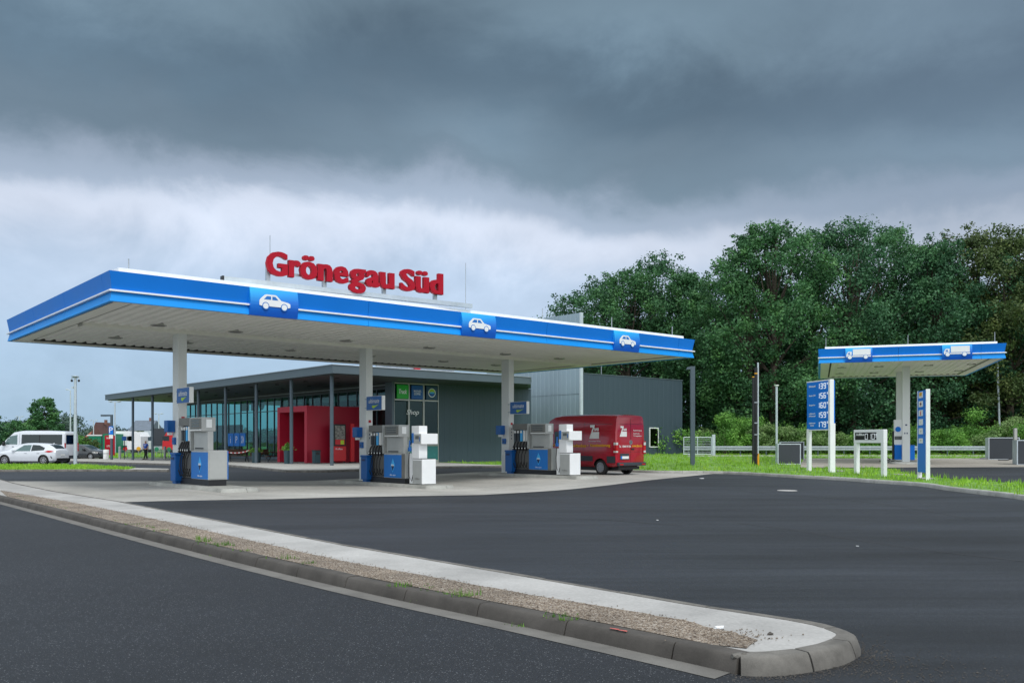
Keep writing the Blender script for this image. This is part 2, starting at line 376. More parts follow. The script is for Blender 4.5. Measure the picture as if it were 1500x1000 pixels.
def sheet(name,poly,zf,mat,cell=1.0,parent=None,build=True):
    bm=bmesh.new(); vs=[bm.verts.new((p[0],p[1],0)) for p in poly]
    for a,b,c in tessellate_polygon([[Vector((p[0],p[1],0)) for p in poly]]): bm.faces.new((vs[a],vs[b],vs[c]))
    xs=[p[0] for p in poly]; ys=[p[1] for p in poly]
    for lo,hi,ax in ((min(xs),max(xs),0),(min(ys),max(ys),1)):
        k=math.ceil(lo/cell)*cell
        while k<hi:
            co=(k,0,0) if ax==0 else (0,k,0); no=(1,0,0) if ax==0 else (0,1,0)
            bmesh.ops.bisect_plane(bm,geom=list(bm.verts)+list(bm.edges)+list(bm.faces),plane_co=co,plane_no=no,dist=1e-6); k+=cell
    for v in bm.verts: v.co.z=zf(v.co.x,v.co.y)
    bmesh.ops.recalc_face_normals(bm,faces=bm.faces)
    if bm.faces and sum(f.normal.z for f in bm.faces)<0: bmesh.ops.reverse_faces(bm,faces=bm.faces)
    me=bpy.data.meshes.new(name); bm.to_mesh(me); bm.free(); me.materials.append(mat)
    o=bpy.data.objects.new(name,me); COL.objects.link(o); o.parent=parent
    return o
def drape(name,poly,fn,mat,parent,cell=.15):
    bm=bmesh.new(); vs=[bm.verts.new((p[0],p[1],0)) for p in poly]
    for a,b,c in tessellate_polygon([[Vector((p[0],p[1],0)) for p in poly]]): bm.faces.new((vs[a],vs[b],vs[c]))
    xs=[p[0] for p in poly]; ys=[p[1] for p in poly]
    for lo,hi,ax in ((min(xs),max(xs),0),(min(ys),max(ys),1)):
        k=math.ceil(lo/cell)*cell
        while k<hi:
            co=(k,0,0) if ax==0 else (0,k,0); no=(1,0,0) if ax==0 else (0,1,0)
            bmesh.ops.bisect_plane(bm,geom=list(bm.verts)+list(bm.edges)+list(bm.faces),plane_co=co,plane_no=no,dist=1e-6); k+=cell
    for v in bm.verts: v.co=Vector(fn(v.co.x,v.co.y))
    me=bpy.data.meshes.new(name); bm.to_mesh(me); bm.free(); me.materials.append(mat)
    for p in me.polygons: p.use_smooth=True
    o=bpy.data.objects.new(name,me); COL.objects.link(o); o.parent=parent
    return o
def offset_line(pts,d):
    out=[]
    for i,p in enumerate(pts):
        a=pts[max(i-1,0)]; b=pts[min(i+1,len(pts)-1)]
        dx,dy=b[0]-a[0],b[1]-a[1]; l=math.hypot(dx,dy); out.append((p[0]-dy/l*d,p[1]+dx/l*d))
    return out
def resample(pts,step):
    out=[pts[0][:2]]; acc=0
    L=[0]
    for i in range(1,len(pts)): L.append(L[-1]+math.hypot(pts[i][0]-pts[i-1][0],pts[i][1]-pts[i-1][1]))
    n=max(1,round(L[-1]/step))
    res=[]
    for k in range(n+1):
        d=L[-1]*k/n
        j=1
        while j<len(L)-1 and L[j]<d: j+=1
        t=(d-L[j-1])/max(1e-9,L[j]-L[j-1]); res.append((pts[j-1][0]+(pts[j][0]-pts[j-1][0])*t,pts[j-1][1]+(pts[j][1]-pts[j-1][1])*t))
    return res
def smooth_line(pts,n=6):
    out=[]
    P=[pts[0]]+list(pts)+[pts[-1]]
    for i in range(1,len(P)-2):
        for k in range(n):
            t=k/n; r=[]
            for c in (0,1):
                a,b,cc,d=P[i-1][c],P[i][c],P[i+1][c],P[i+2][c]
                r.append(.5*((2*b)+(-a+cc)*t+(2*a-5*b+4*cc-d)*t*t+(-a+3*b-3*cc+d)*t**3))
            out.append(tuple(r))
    out.append(tuple(pts[-1][:2])); return out
def kerbline(name,pts,d0,d1,zf,top,mat,stone=1.0,batter=.03,gap=.006,kind='structure',parent=None,jit=.003,nsub=4):
    """stones between the line offset d0 (front) and d1 (back); each stone follows the curve"""
    P=resample(pts,stone/nsub); k=(len(P)-1)//nsub*nsub
    if k<nsub: k=len(P)-1
    A=offset_line(P,d0); Bk=offset_line(P,d1); mb=MB(); s=1 if d1>d0 else -1
    Af=offset_line(P,d0+s*batter); r=random.Random(len(P)); i0=0
    while i0<len(P)-1:
        i1=min(i0+nsub,len(P)-1); j=r.uniform(-jit,jit); ring=[]; m=i1-i0
        for q in range(m+1):
            i=i0+q; a,af,b=A[i],Af[i],Bk[i]
            if q in (0,m):
                o=i+1 if q==0 else i-1; ln=math.hypot(P[o][0]-P[i][0],P[o][1]-P[i][1]); g=gap/ln
                a,af,b=[(X_[i][0]+(X_[o][0]-X_[i][0])*g,X_[i][1]+(X_[o][1]-X_[i][1])*g) for X_ in (A,Af,Bk)]
            z=zf(*a); e=.006 if q in (0,m) else 0
            ring+=[(a[0],a[1],z-.12),(a[0],a[1],z+top*.1),(a[0]+(af[0]-a[0])*.75,a[1]+(af[1]-a[1])*.75,z+top-.045+j),(af[0]+(b[0]-af[0])*.04,af[1]+(b[1]-af[1])*.04,z+top-.018+j),(af[0]+(b[0]-af[0])*.14,af[1]+(b[1]-af[1])*.14,z+top-.004+j),(af[0]+(b[0]-af[0])*.28,af[1]+(b[1]-af[1])*.28,z+top+j-e*.5),(b[0],b[1],z+top+j-e*.5),(b[0],b[1],z-.12)]
        n=8; fs=[tuple(range(n-1,-1,-1)),tuple(m*n+t for t in range(n))]
        for q in range(m): fs+=[(q*n+t,q*n+(t+1)%n,(q+1)*n+(t+1)%n,(q+1)*n+t) for t in range(n)]
        mb.add(ring,fs); i0=i1
    o=mb.build(name,mat,parent,smooth=38)
    if kind: o['kind']=kind
    return o
# ---------------------------------------------------------------- camera, light, sky
cam=bpy.data.cameras.new('camera'); co=bpy.data.objects.new('camera',cam); COL.objects.link(co)
co.location=(0,0,CAMH); co.rotation_euler=(R(90),0,0); cam.sensor_width=36; cam.lens=36*F/1500; cam.shift_y=(HZ-500)/1500; cam.clip_end=6000; cam.clip_start=.05
SC.camera=co
sun=bpy.data.lights.new('sun','SUN'); so=bpy.data.objects.new('sun',sun); COL.objects.link(so)
SUN_EL,SUN_AZ=R(52),R(152)   # azimuth clockwise from +Y
sd=Vector((math.sin(SUN_AZ)*math.cos(SUN_EL),math.cos(SUN_AZ)*math.cos(SUN_EL),math.sin(SUN_EL)))
so.rotation_euler=sd.to_track_quat('Z','Y').to_euler(); sun.energy=1.5; sun.angle=R(14); sun.color=(1,.97,.92)
W=bpy.data.worlds.new('World'); SC.world=W; W.use_nodes=True; N=W.node_tree.nodes; L=W.node_tree.links
bg=N['Background']; bg.inputs[1].default_value=1.0
tc=N.new('ShaderNodeTexCoord'); sep=N.new('ShaderNodeSeparateXYZ'); L.new(tc.outputs['Generated'],sep.inputs[0])
def M(op,a,b=None,c=None):
    n=N.new('ShaderNodeMath'); n.operation=op
    for i,q in enumerate((a,b,c)):
        if q is None: continue
        if hasattr(q,'links'): L.new(q,n.inputs[i])
        else: n.inputs[i].default_value=q
    return n.outputs[0]
def MR(v,a,b,c,d,st='LINEAR'):
    n=N.new('ShaderNodeMapRange'); n.interpolation_type=st; L.new(v,n.inputs[0])
    for i,q in enumerate((a,b,c,d)): n.inputs[i+1].default_value=q
    return n.outputs[0]
X_,Y_,Z_=sep.outputs
zz=M('ADD',M('MAXIMUM',Z_,0.0),.10)
cb=N.new('ShaderNodeCombineXYZ'); L.new(M('DIVIDE',X_,zz),cb.inputs[0]); L.new(M('DIVIDE',Y_,zz),cb.inputs[1])
def noise(vec,scale,detail,rough,dist=0,off=(0,0,0),st=(1,1,1),rot=0):
    mp=N.new('ShaderNodeMapping'); mp.inputs[1].default_value=off; mp.inputs[3].default_value=st; mp.inputs[2].default_value=(0,0,rot); L.new(vec,mp.inputs[0])
    n=N.new('ShaderNodeTexNoise'); n.inputs['Scale'].default_value=scale; n.inputs['Detail'].default_value=detail; n.inputs['Roughness'].default_value=rough; n.inputs['Distortion'].default_value=dist
    L.new(mp.outputs[0],n.inputs['Vector']); return n.outputs[0]
dirv=tc.outputs['Generated']
nA=noise(dirv,2.6,6,.52,.25,(5.3,2.4,.7),(1,1,2.2))       # big cloud masses
nB=noise(cb.outputs[0],.55,7,.55,.3,(1.3,7.2,0))          # deck structure
nC=noise(dirv,5.5,8,.60,.3,(0,2.4,5),(1,1,1.35))              # ragged edges
# perturbed elevation
pe=M('ADD',Z_,M('MULTIPLY',M('SUBTRACT',nA,.5),.10)); pe=M('ADD',pe,M('MULTIPLY',M('SUBTRACT',nC,.5),.13))
pe=M('ADD',pe,MR(X_,-.1,.5,0,.045,'SMOOTHSTEP'))
def wramp(v,els):
    r=N.new('ShaderNodeValToRGB'); e=r.color_ramp.elements; r.color_ramp.interpolation='EASE'
    while len(e)<len(els): e.new(.5)
    for i,(p,c) in enumerate(els): e[i].position=p; e[i].color=rgb(*c)
    L.new(v,r.inputs[0]); return r.outputs[0]
base=wramp(pe,[(0.0,(150,182,207)),(.09,(160,188,212)),(.17,(176,196,216)),(.235,(196,207,220)),(.272,(152,168,184)),(.318,(110,131,144)),(.385,(87,108,121)),(.45,(106,128,140)),(.52,(120,142,153)),(.6,(140,155,168)),(1,(190,200,208))])
def wmix(a,b,f,bt='MIX'):
    m=N.new('ShaderNodeMix'); m.data_type='RGBA'; m.blend_type=bt; m.clamp_result=False
    for i,q in ((0,f),(6,a),(7,b)):
        if hasattr(q,'links'): L.new(q,m.inputs[i])
        else: m.inputs[i].default_value=q
    return m.outputs[2]
det=MR(nB,.32,.7,.80,1.26)
det2=MR(nC,.3,.72,.86,1.14)
skyc=wmix(base,det2,1.0,'MULTIPLY')
hi=MR(Z_,.24,.36,0,1,'SMOOTHSTEP')
skyc=wmix(skyc,(.975,.945,.965,1),1.0,'MULTIPLY')
detm=M('ADD',M('MULTIPLY',M('SUBTRACT',det,1.0),hi),1.0)
skyc=wmix(skyc,detm,1.0,'MULTIPLY')
# the right-hand side is a more even grey
# individual thin and thick places in the cloud deck
def blob(px_,py_,rx,ry,amp):
    d=Vector(((px_-750)/F,1,(HZ-py_)/F)).normalized()
    ax=M('DIVIDE',M('SUBTRACT',X_,d.x),rx/F); az=M('DIVIDE',M('SUBTRACT',Z_,d.z),ry/F)
    az=M('ADD',az,M('MULTIPLY',M('SUBTRACT',nC,.5),2.6)); ax=M('ADD',ax,M('MULTIPLY',M('SUBTRACT',nA,.5),1.6))
    g=M('EXPONENT',M('MULTIPLY',M('ADD',M('MULTIPLY',ax,ax),M('MULTIPLY',az,az)),-1.0))
    return M('MULTIPLY',M('MULTIPLY',g,MR(Y_,0,.2,0,1)),amp)
acc=None
for q in ((900,55,130,50,.38),(735,185,110,35,.26),(1420,215,170,35,.28),(80,20,160,60,.16),(600,120,200,45,.10),(560,300,260,40,.14),(200,300,180,50,.12),(620,345,260,60,.14),(1150,40,180,60,.10),(380,195,190,60,-.14),(90,130,150,60,-.10),(1250,110,230,60,-.10),(560,40,130,40,-.10),(1050,250,150,40,-.08)):
    g_=blob(*q); acc=g_ if acc is None else M('ADD',acc,g_)
skyc=wmix(skyc,M('ADD',acc,1.0),1.0,'MULTIPLY')
ev=M('MULTIPLY',MR(X_,.12,.45,0,.6,'SMOOTHSTEP'),MR(Z_,.1,.2,0,1,'SMOOTHSTEP'))
skyc=wmix(skyc,rgb(104,121,140),M('MULTIPLY',ev,.55))
nis=N.new('ShaderNodeTexSky'); nis.sky_type='NISHITA'; nis.sun_disc=False; nis.sun_elevation=SUN_EL; nis.sun_rotation=SUN_AZ
skyn=wmix(skyc,nis.outputs[0],.012,'ADD')
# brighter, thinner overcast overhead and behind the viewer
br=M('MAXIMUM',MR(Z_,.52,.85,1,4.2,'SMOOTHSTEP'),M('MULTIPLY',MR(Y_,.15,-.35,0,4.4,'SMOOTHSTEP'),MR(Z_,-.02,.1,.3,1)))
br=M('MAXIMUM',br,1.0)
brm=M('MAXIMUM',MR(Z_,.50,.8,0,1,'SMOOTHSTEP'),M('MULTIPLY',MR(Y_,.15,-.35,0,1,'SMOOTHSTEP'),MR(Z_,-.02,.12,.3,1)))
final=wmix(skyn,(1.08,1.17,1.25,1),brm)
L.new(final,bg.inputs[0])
SC.view_settings.view_transform='Standard'; SC.view_settings.look='None'; SC.view_settings.exposure=0.13; SC.view_settings.gamma=1
try: SC.cycles.max_bounces=8; SC.cycles.transparent_max_bounces=16; SC.cycles.use_denoising=True
except Exception: pass
# ---------------------------------------------------------------- ground sheets
def struct(o,kind='structure'): o['kind']=kind; return o
xs=[-3000,-1500,-700,-350,-200,-140,-100]+list(range(-80,61,2))+[90,150,300,700,1500,3000]
ys=[-400,-150,-60]+list(range(-20,133,2))+[160,220,350,700,1500,3500]
vv=[(x,y,(gz(x,y)-.03 if (-80<=x<=60 and y<=131) else -.03)) for y in ys for x in xs]; nx=len(xs)
struct(MB().add(vv,[(j*nx+i,j*nx+i+1,(j+1)*nx+i+1,(j+1)*nx+i) for j in range(len(ys)-1) for i in range(nx-1)]).build('ground',M_ground,fixn=False))
struct(sheet('forecourt',[(-78,-15),(58,-15),(58,100),(20,128),(-78,128)],gz,M_fore,1.0))
A_px=[(0,734.5),(250,800),(500,861),(763,918),(1000,970.7),(1070,986.5),(1105,990.7),(1161,988),(1224,977),(1249,967.5),(1263,956)]
Aw=[(-32,45)]+[G(*p)[:2] for p in A_px]+[(2.50,6.52),(2.42,6.78),(2.27,6.98)]
As=smooth_line(Aw,6)
iN=6*6 # index of px(1070)
E_px=[(1199,914.7),(1000,884),(900,866.7),(500,798),(170,734),(80,720),(20,708)]
Ew=[G(a,b,.12)[:2] for a,b in E_px]+[(-30,48)]
road=[p for p in As[:iN+1]]+[G(1100,1000)[:2],(2.2,4.6),(4.5,2),(6,-14.5),(-75,-14.5),(-75,45)]
struct(sheet('road',road,lambda x,y:gz(x,y)+.005,M_road,2.0))
gl=offset_line(As[:iN+1],-.2)
mbg=MB()
for i in range(iN):
    a,b,c,d=As[i],As[i+1],gl[i+1],gl[i]
    mbg.add([(p[0],p[1],.009) for p in (a,b,c,d)],[(0,1,2,3)])
struct(mbg.build('gutter',M_gut))
# slab
SL=[(-140,704.8),(0,704.8),(250,705),(400,705),(500,702),(640,694.5),(690,691.6),(760,689.5),(850,687),(945,687),(1068,691.5),(900,709.5),(710,724.7),(600,726.6),(500,728.4),(400,731),(230,734),(165,736),(-140,734)]
struct(sheet('concrete_apron',[G(a,b)[:2] for a,b in SL],lambda x,y:gz(x,y)+.008,M_slab,1.0))
# verge island
Cin=offset_line(As,.16)
verge=Cin+[p for p in Ew]
struct(sheet('verge',verge,lambda x,y:.118,M_white,2.0))
kerbline('kerb',As[:6*6+2],0,.17,lambda x,y:0,.122,M_kerb,1.02,.025,jit=.004)
kn=kerbline('nose_kerb',As[6*6+2:],0,.17,lambda x,y:0,.122,M_kerb3,.55,.03,gap=.008,jit=.004)
struct(kn)
kerbline('verge_edging',[p for p in Ew],-.0,-.07,lambda x,y:0,.124,M_kerb3,1.0,.004)
D_px=[(0,718),(120,738),(250,765),(500,821),(750,866),(1000,908),(1050,921),(1085,930),(1112,937),(1095,944),(1098,950),(1078,954)]
Dw=[G(a,b,.12)[:2] for a,b in D_px]
Dd=[]
r=random.Random(3)
for i in range(len(Dw)-1):
    n=max(1,int(math.hypot(Dw[i+1][0]-Dw[i][0],Dw[i+1][1]-Dw[i][1])/.12))
    for k in range(n):
        t=k/n; Dd.append((Dw[i][0]+(Dw[i+1][0]-Dw[i][0])*t+r.uniform(-.02,.02),Dw[i][1]+(Dw[i+1][1]-Dw[i][1])*t+r.uniform(-.02,.02)))
Cg=[p for p in Cin if p[0]>-13.2 and p[0]<1.42 and p[1]>5.9 and p[1]<24]
grv=[p for p in Cg]+Dd[::-1]
GRAV=grv
struct(sheet('gravel_strip',grv,lambda x,y:.124,M_gravel,1.0))
def inside(x,y,poly):
    c=False; n=len(poly); j=n-1
    for i in range(n):
        xi,yi=poly[i][:2]; xj,yj=poly[j][:2]
        if (yi>y)!=(yj>y) and x<(xj-xi)*(y-yi)/(yj-yi)+xi: c=not c
        j=i
    return c
def scatter(poly,n,r,wt=None):
    xs_=[p[0] for p in poly]; ys_=[p[1] for p in poly]; out=[]; tries=0
    while len(out)<n and tries<n*60:
        tries+=1
        x=r.uniform(min(xs_),max(xs_)); y=r.uniform(min(ys_),max(ys_))
        if wt and r.random()>wt(x,y): continue
        if inside(x,y,poly): out.append((x,y))
    return out
def pebbles(name,pts,smin,smax,zf,mat,r):
    mb=MB()
    for x,y in pts:
        s=r.uniform(smin,smax); z=zf(x,y)+s*.15; a=r.uniform(0,3)
        sx,sy,sz=s*r.uniform(.6,1.2),s*r.uniform(.6,1.2),s*r.uniform(.35,.7)
        vs=[]
        for dx,dy,dz in ((1,0,0),(0,1,0),(-1,0,0),(0,-1,0),(0,0,1),(0,0,-1)):
            dx,dy=dx*sx*r.uniform(.8,1.2),dy*sy*r.uniform(.8,1.2)
            vs.append((x+dx*math.cos(a)-dy*math.sin(a),y+dx*math.sin(a)+dy*math.cos(a),z+dz*sz))
        mb.add(vs,[(0,1,4),(1,2,4),(2,3,4),(3,0,4),(1,0,5),(2,1,5),(3,2,5),(0,3,5)])
    o=mb.build(name,mat,fixn=False); return o
r=random.Random(5)
stray=[]
for i in range(700):
    k=r.randrange(len(Dd)); d=abs(r.gauss(0,.05)); x,y=Dd[k][0]+d*.75+r.gauss(0,.02),Dd[k][1]+d*.66
    stray.append((x,y))
for i in range(260): stray.append((r.gauss(1.55,.16),r.gauss(6.35,.08)))
pp=stray+scatter(GRAV,9000,r,lambda x,y:min(1,(7.5/max(y,5))**2.2))
tag(pebbles('gravel_stones',pp,.004,.010,lambda x,y:.124,M_gravel,r),'loose beige gravel stones lying in the strip behind the kerb','gravel',kind='stuff')
deb=[(r.gauss(0,1),r.gauss(0,1)) for _ in range(900)]
dp=[]
for i in range(1300):
    t=r.random(); k=int(t*9); b=As[min(len(As)-1,iN+int(r.random()*(len(As)-iN)))]
    d=abs(r.gauss(0,.16))+.02; a=r.uniform(-2.6,.6)
    x,y=b[0]+math.cos(a)*d,b[1]+math.sin(a)*d
    if not inside(x,y,As+Ew): dp.append((x,y))
for i in range(700):
    x,y=r.gauss(2.7,.35),r.gauss(5.7,.3)
    if not inside(x,y,As+Ew): dp.append((x,y))
tag(pebbles('road_grit',dp,.002,.008,lambda x,y:.004,M_kerb,r),'dark grit and crumbs of asphalt around the kerb nose','grit',kind='stuff')
# broken kerb corner stones, litter
def rock(name,label,cat,px_,s,mat,off=.12,flat=.5,seed=1,rgh=.3):
    bm=bmesh.new(); bmesh.ops.create_icosphere(bm,subdivisions=2,radius=1); rr=random.Random(seed)
    ph=[rr.uniform(0,6) for _ in range(6)]
    for v in bm.verts:
        q=v.co; f=1+rgh*(math.sin(q.x*3+ph[0])*math.sin(q.y*3.3+ph[1])+.5*math.sin(q.z*6+ph[2])*math.sin(q.x*7+ph[3]))
        v.co=Vector((q.x*f*s,q.y*f*s*.7,q.z*f*s*flat))
    me=bpy.data.meshes.new(name); bm.to_mesh(me); bm.free(); me.materials.append(mat)
    o=bpy.data.objects.new(name,me); COL.objects.link(o); p=G(*px_,off); o.location=(p[0],p[1],p[2]+s*flat*.6); tag(o,label,cat); return o
rock('stone','dark stone lying on the pale concrete of the kerb nose','stone',(1128,929),.022,M_kerb,.12,.55,4)
rock('litter','crumpled white paper scrap on the gravel near the kerb nose','litter',(1054,920),.035,M_w,.125,.35,9,.6)
rock('broken_stone','cracked grey chunk at the broken joint of the kerb nose','stone',(1082,962),.05,M_kerb3,.10,.4,12,.4)
rock('stone','small pebble beside the larger dark stone on the kerb nose','stone',(1127,935),.008,M_kerb,.12,.6,5)
# faint red paint mark on gravel edge
mbp=MB(); 
for a,b in (((905,922.5),(918,925)),((893,920),(906,922.5))):
    p,q=G(*a,.124),G(*b,.124); mbp.add([(p[0],p[1],.1275),(q[0],q[1],.1275),(q[0]+.01,q[1]+.03,.1275),(p[0]+.005,p[1]+.015,.1275)],[(0,1,2,3)])
struct(mbp.build('paint_mark',mk('paint_mark_red',(.55,.12,.10),.8,.2,30)))
# pavement, grass areas
pav=[k[:2] for k in KERB[:10]]+[(3,58),(4,80),(-15,112),(-33,112),(-33,88.5),(-44,88.5),(-60,90)]
GK=smooth_line([k[:2] for k in KERB[9:]],3)
def pavz(x,y): return gz(x,y)+.12
struct(sheet('pavement',pav,pavz,M_pave,1.0))
kerbline('pavement_kerb',[k[:2] for k in KERB[:10]],-.12,.03,lambda x,y:gz(x,y),.125,M_kerb3,1.0,.02)
kerbline('grass_kerb',GK,-.13,.02,lambda x,y:gz(x,y),.128,M_kerb2,1.0,.02)
gr=GK+[(58,16),(58,150),(-6,150),(-6,70),G(643,677,.12)[:2]]
struct(sheet('grass_bank',gr,lambda x,y:rz(x,y)+.006,M_soil,2.0))
ta=[G(a,b,0,rz)[:2] for a,b in [(1172,685),(1300,686),(1331,693),(1397,702),(1500,708),(1640,716)]]+[(58,22),(58,60),(22,60),(18,50)]
# truck apron on top
tw=[G(a,b,0,rz)[:2] for a,b in [(1176,671.5),(1172,685),(1300,685),(1420,684.5),(1560,684),(1700,683)]]+[(56,62)]
struct(sheet('truck_lane',ta,lambda x,y:rz(x,y)+.014,M_fore,1.0))
struct(sheet('truck_apron',tw,lambda x,y:rz(x,y)+.022,M_slab2,1.0))
lawn=[(-62,88.8),(-33.2,88.8),(-22,100),(-30,112),(-62,112)]
struct(sheet('lawn',lawn,lambda x,y:gz(x,y)+.13,M_soil,2.0))
gs=[G(a,b,.1)[:2] for a,b in [(-120,680.5),(60,680.3),(130,681),(198,685.2),(190,687),(110,687),(-120,688)]]
struct(sheet('grass_strip',gs,lambda x,y:gz(x,y)+.10,M_soil,2.0))
kerbline('strip_kerb',[G(a,b,.1)[:2] for a,b in [(-120,688.3),(110,687.3),(190,687.3),(246,688)]],-.05,.1,lambda x,y:gz(x,y),.11,M_kerb3,1.0,.02)
tip=[G(a,b,.1)[:2] for a,b in [(188,687.2),(198,685),(246,686.2),(248,687.3)]]
struct(sheet('strip_tip',tip,lambda x,y:gz(x,y)+.105,M_pave,2.0))
def blades(name,label,pts,zf,h,mat,r,per=4,wd=.012,spread=.05,clump=None):
    n=len(pts)*per; V=np.zeros((n*3,3)); k=0
    for (x,y) in pts:
        z=zf(x,y)-.01; hh=h*r.uniform(.5,1.3)*(clump(x,y) if clump else 1)
        for _ in range(per):
            a=r.uniform(0,6.283); bx,by=x+r.uniform(-spread,spread),y+r.uniform(-spread,spread); w=wd*r.uniform(.7,1.4)
            lx,ly=math.cos(a+1.3)*hh*.45*r.random(),math.sin(a+1.3)*hh*.45*r.random(); H_=hh*r.uniform(.6,1.15)
            V[k]=(bx-math.cos(a)*w,by-math.sin(a)*w,z); V[k+1]=(bx+math.cos(a)*w,by+math.sin(a)*w,z); V[k+2]=(bx+lx,by+ly,z+H_); k+=3
    me=bpy.data.meshes.new(name); me.vertices.add(n*3); me.vertices.foreach_set('co',V.ravel()); me.loops.add(n*3); me.loops.foreach_set('vertex_index',np.arange(n*3)); me.polygons.add(n)
    me.polygons.foreach_set('loop_start',np.arange(n)*3); me.update(calc_edges=True); me.materials.append(mat)
    o=bpy.data.objects.new(name,me); COL.objects.link(o)
    if label: tag(o,label,'grass',kind='stuff')
    return o
r=random.Random(11)
def okgrass(x,y):
    if inside(x,y,ta) or inside(x,y,tw): return False
    return True
front=GK+[(45,24),(45,72),(15.6,79),(5.2,70),(2,60),G(643,677,.12)[:2]]
pts=[p for p in scatter(front,15000,r,lambda x,y:min(1,(34/max(y,20))**1.6)) if okgrass(*p)]
def cl(x,y): return .55+.9*(.5+.5*math.sin(x*1.7+math.sin(y*1.3)*2)*math.sin(y*1.1+x*.6))
blades('bank_grass','rough green grass growing behind the forecourt kerb',pts,rz,.16,M_grass,r,4,.022,.12,cl)
blades('strip_grass','short green grass on the strip beside the parked cars',scatter(gs,2500,r),lambda x,y:gz(x,y)+.1,.13,M_grass,r,4,.02,.12)
blades('lawn_grass','green lawn grass beyond the shop pavement',scatter(lawn,2500,r),lambda x,y:gz(x,y)+.13,.18,M_grass,r,3,.05,.2)
# weeds along the kerb
wd=[(28,727,0),(38,729,0),(44,731,0),(68,738,0),(80,740,0),(90,743,0),(100,744,0),(122,750,0),(138,753,0),(160,758,0),(172,762,0),(193,768,1),(210,771,1),(222,773,1),(237,777,1),(290,790,2),(300,793,2),(318,797,2),(330,799,2),(362,807,1),(420,818,2),(452,825,1),
    (590,856,1),(597,858,1),(622,862,0),(640,866,0),(658,869,0),(674,872,2),(818,902,1),(835,906,1)]
for i,(a,b,s) in enumerate(wd):
    p=G(a,b,.122); n=[5,9,13][s]; h=[.03,.045,.07][s]
    rr=random.Random(i); w=[]
    for _ in range(n): w.append((p[0]+rr.gauss(0,.05+.02*s),p[1]+rr.gauss(0,.03)))
    o=blades('weed',None,w,lambda x,y:.124,h,M_weed,rr,3,.006,.02)
    tag(o,'small green weed tuft growing in the gravel behind the kerb','weed','weeds in the gravel strip')
for i,(a,b,s) in enumerate([(313,815,0),(473,851,1),(620,884,3),(605,878,1),(552,868,2),(574,872,1),(512,858,0),(768,918,2),(755,914,1),(682,900,0),(1057,981,1)]):
    p=G(a,b,0); rr=random.Random(50+i); w=[(p[0]+rr.gauss(0,.05),p[1]+rr.gauss(0,.02)) for _ in range([4,7,12,32][s])]
    o=blades('weed',None,w,lambda x,y:.01,[.025,.03,.045,.06][s],M_weed,rr,3,.007,.02)
    if s==3: tag(o,'largest bushy weed clump at the foot of the dark kerb','weed','weeds at the kerb foot')
    else: tag(o,'low weed sprouting from the joint at the foot of the dark kerb','weed','weeds at the kerb foot')
# faint scuff lines on the forecourt
M_scuff=mk('scuff_mark',(.040,.042,.046),.8,.35,6)
for q,line in enumerate(([(700,719),(750,723),(800,730),(850,741)],[(1080,766),(1160,776),(1250,790),(1360,806),(1500,822)],[(1100,722),(1200,728),(1320,742),(1420,760)],[(560,762),(700,757),(860,760),(1000,770)],[(930,716),(1040,716),(1120,722)],[(620,745),(760,741),(900,744)])):
    c=smooth_line([G(a,b)[:2] for a,b in line],5); a_=offset_line(c,.018); b_=offset_line(c,-.018); m=MB()
    for i in range(len(c)-1): m.add([(*a_[i],gz(*a_[i])+.004),(*b_[i],gz(*b_[i])+.004),(*b_[i+1],gz(*b_[i+1])+.004),(*a_[i+1],gz(*a_[i+1])+.004)],[(0,1,2,3)])
    struct(m.build('scuff_mark',M_scuff))
# manhole + litter on asphalt
p=G(1153,718.5); o=MB().lathe([(.30,0),(.30,.012),(.27,.016),(.26,.010),(.0,.010)],28).build('manhole_cover',M_white,smooth=30,loc=(p[0],p[1],p[2]+.002)); tag(o,'pale round manhole cover in the dark asphalt','manhole cover')
for a,b,s in ((963,762,.03),(1256,800,.02),(1028,701,.09),(98,690,.1)):
    p=G(a,b); o=MB().box(-s,s,-s*.6,s*.6,0,s*.25,b=s*.1).build('litter',M_w,loc=(p[0],p[1],p[2]+.006),rotz=a); 
    tag(o,{963:'white speck of litter on asphalt below the slab corner',1256:'tiny white litter far out on the dark asphalt',1028:'white scrap on asphalt beside the grass kerb',98:'white scrap on the lane below the parked cars'}[a],'litter')
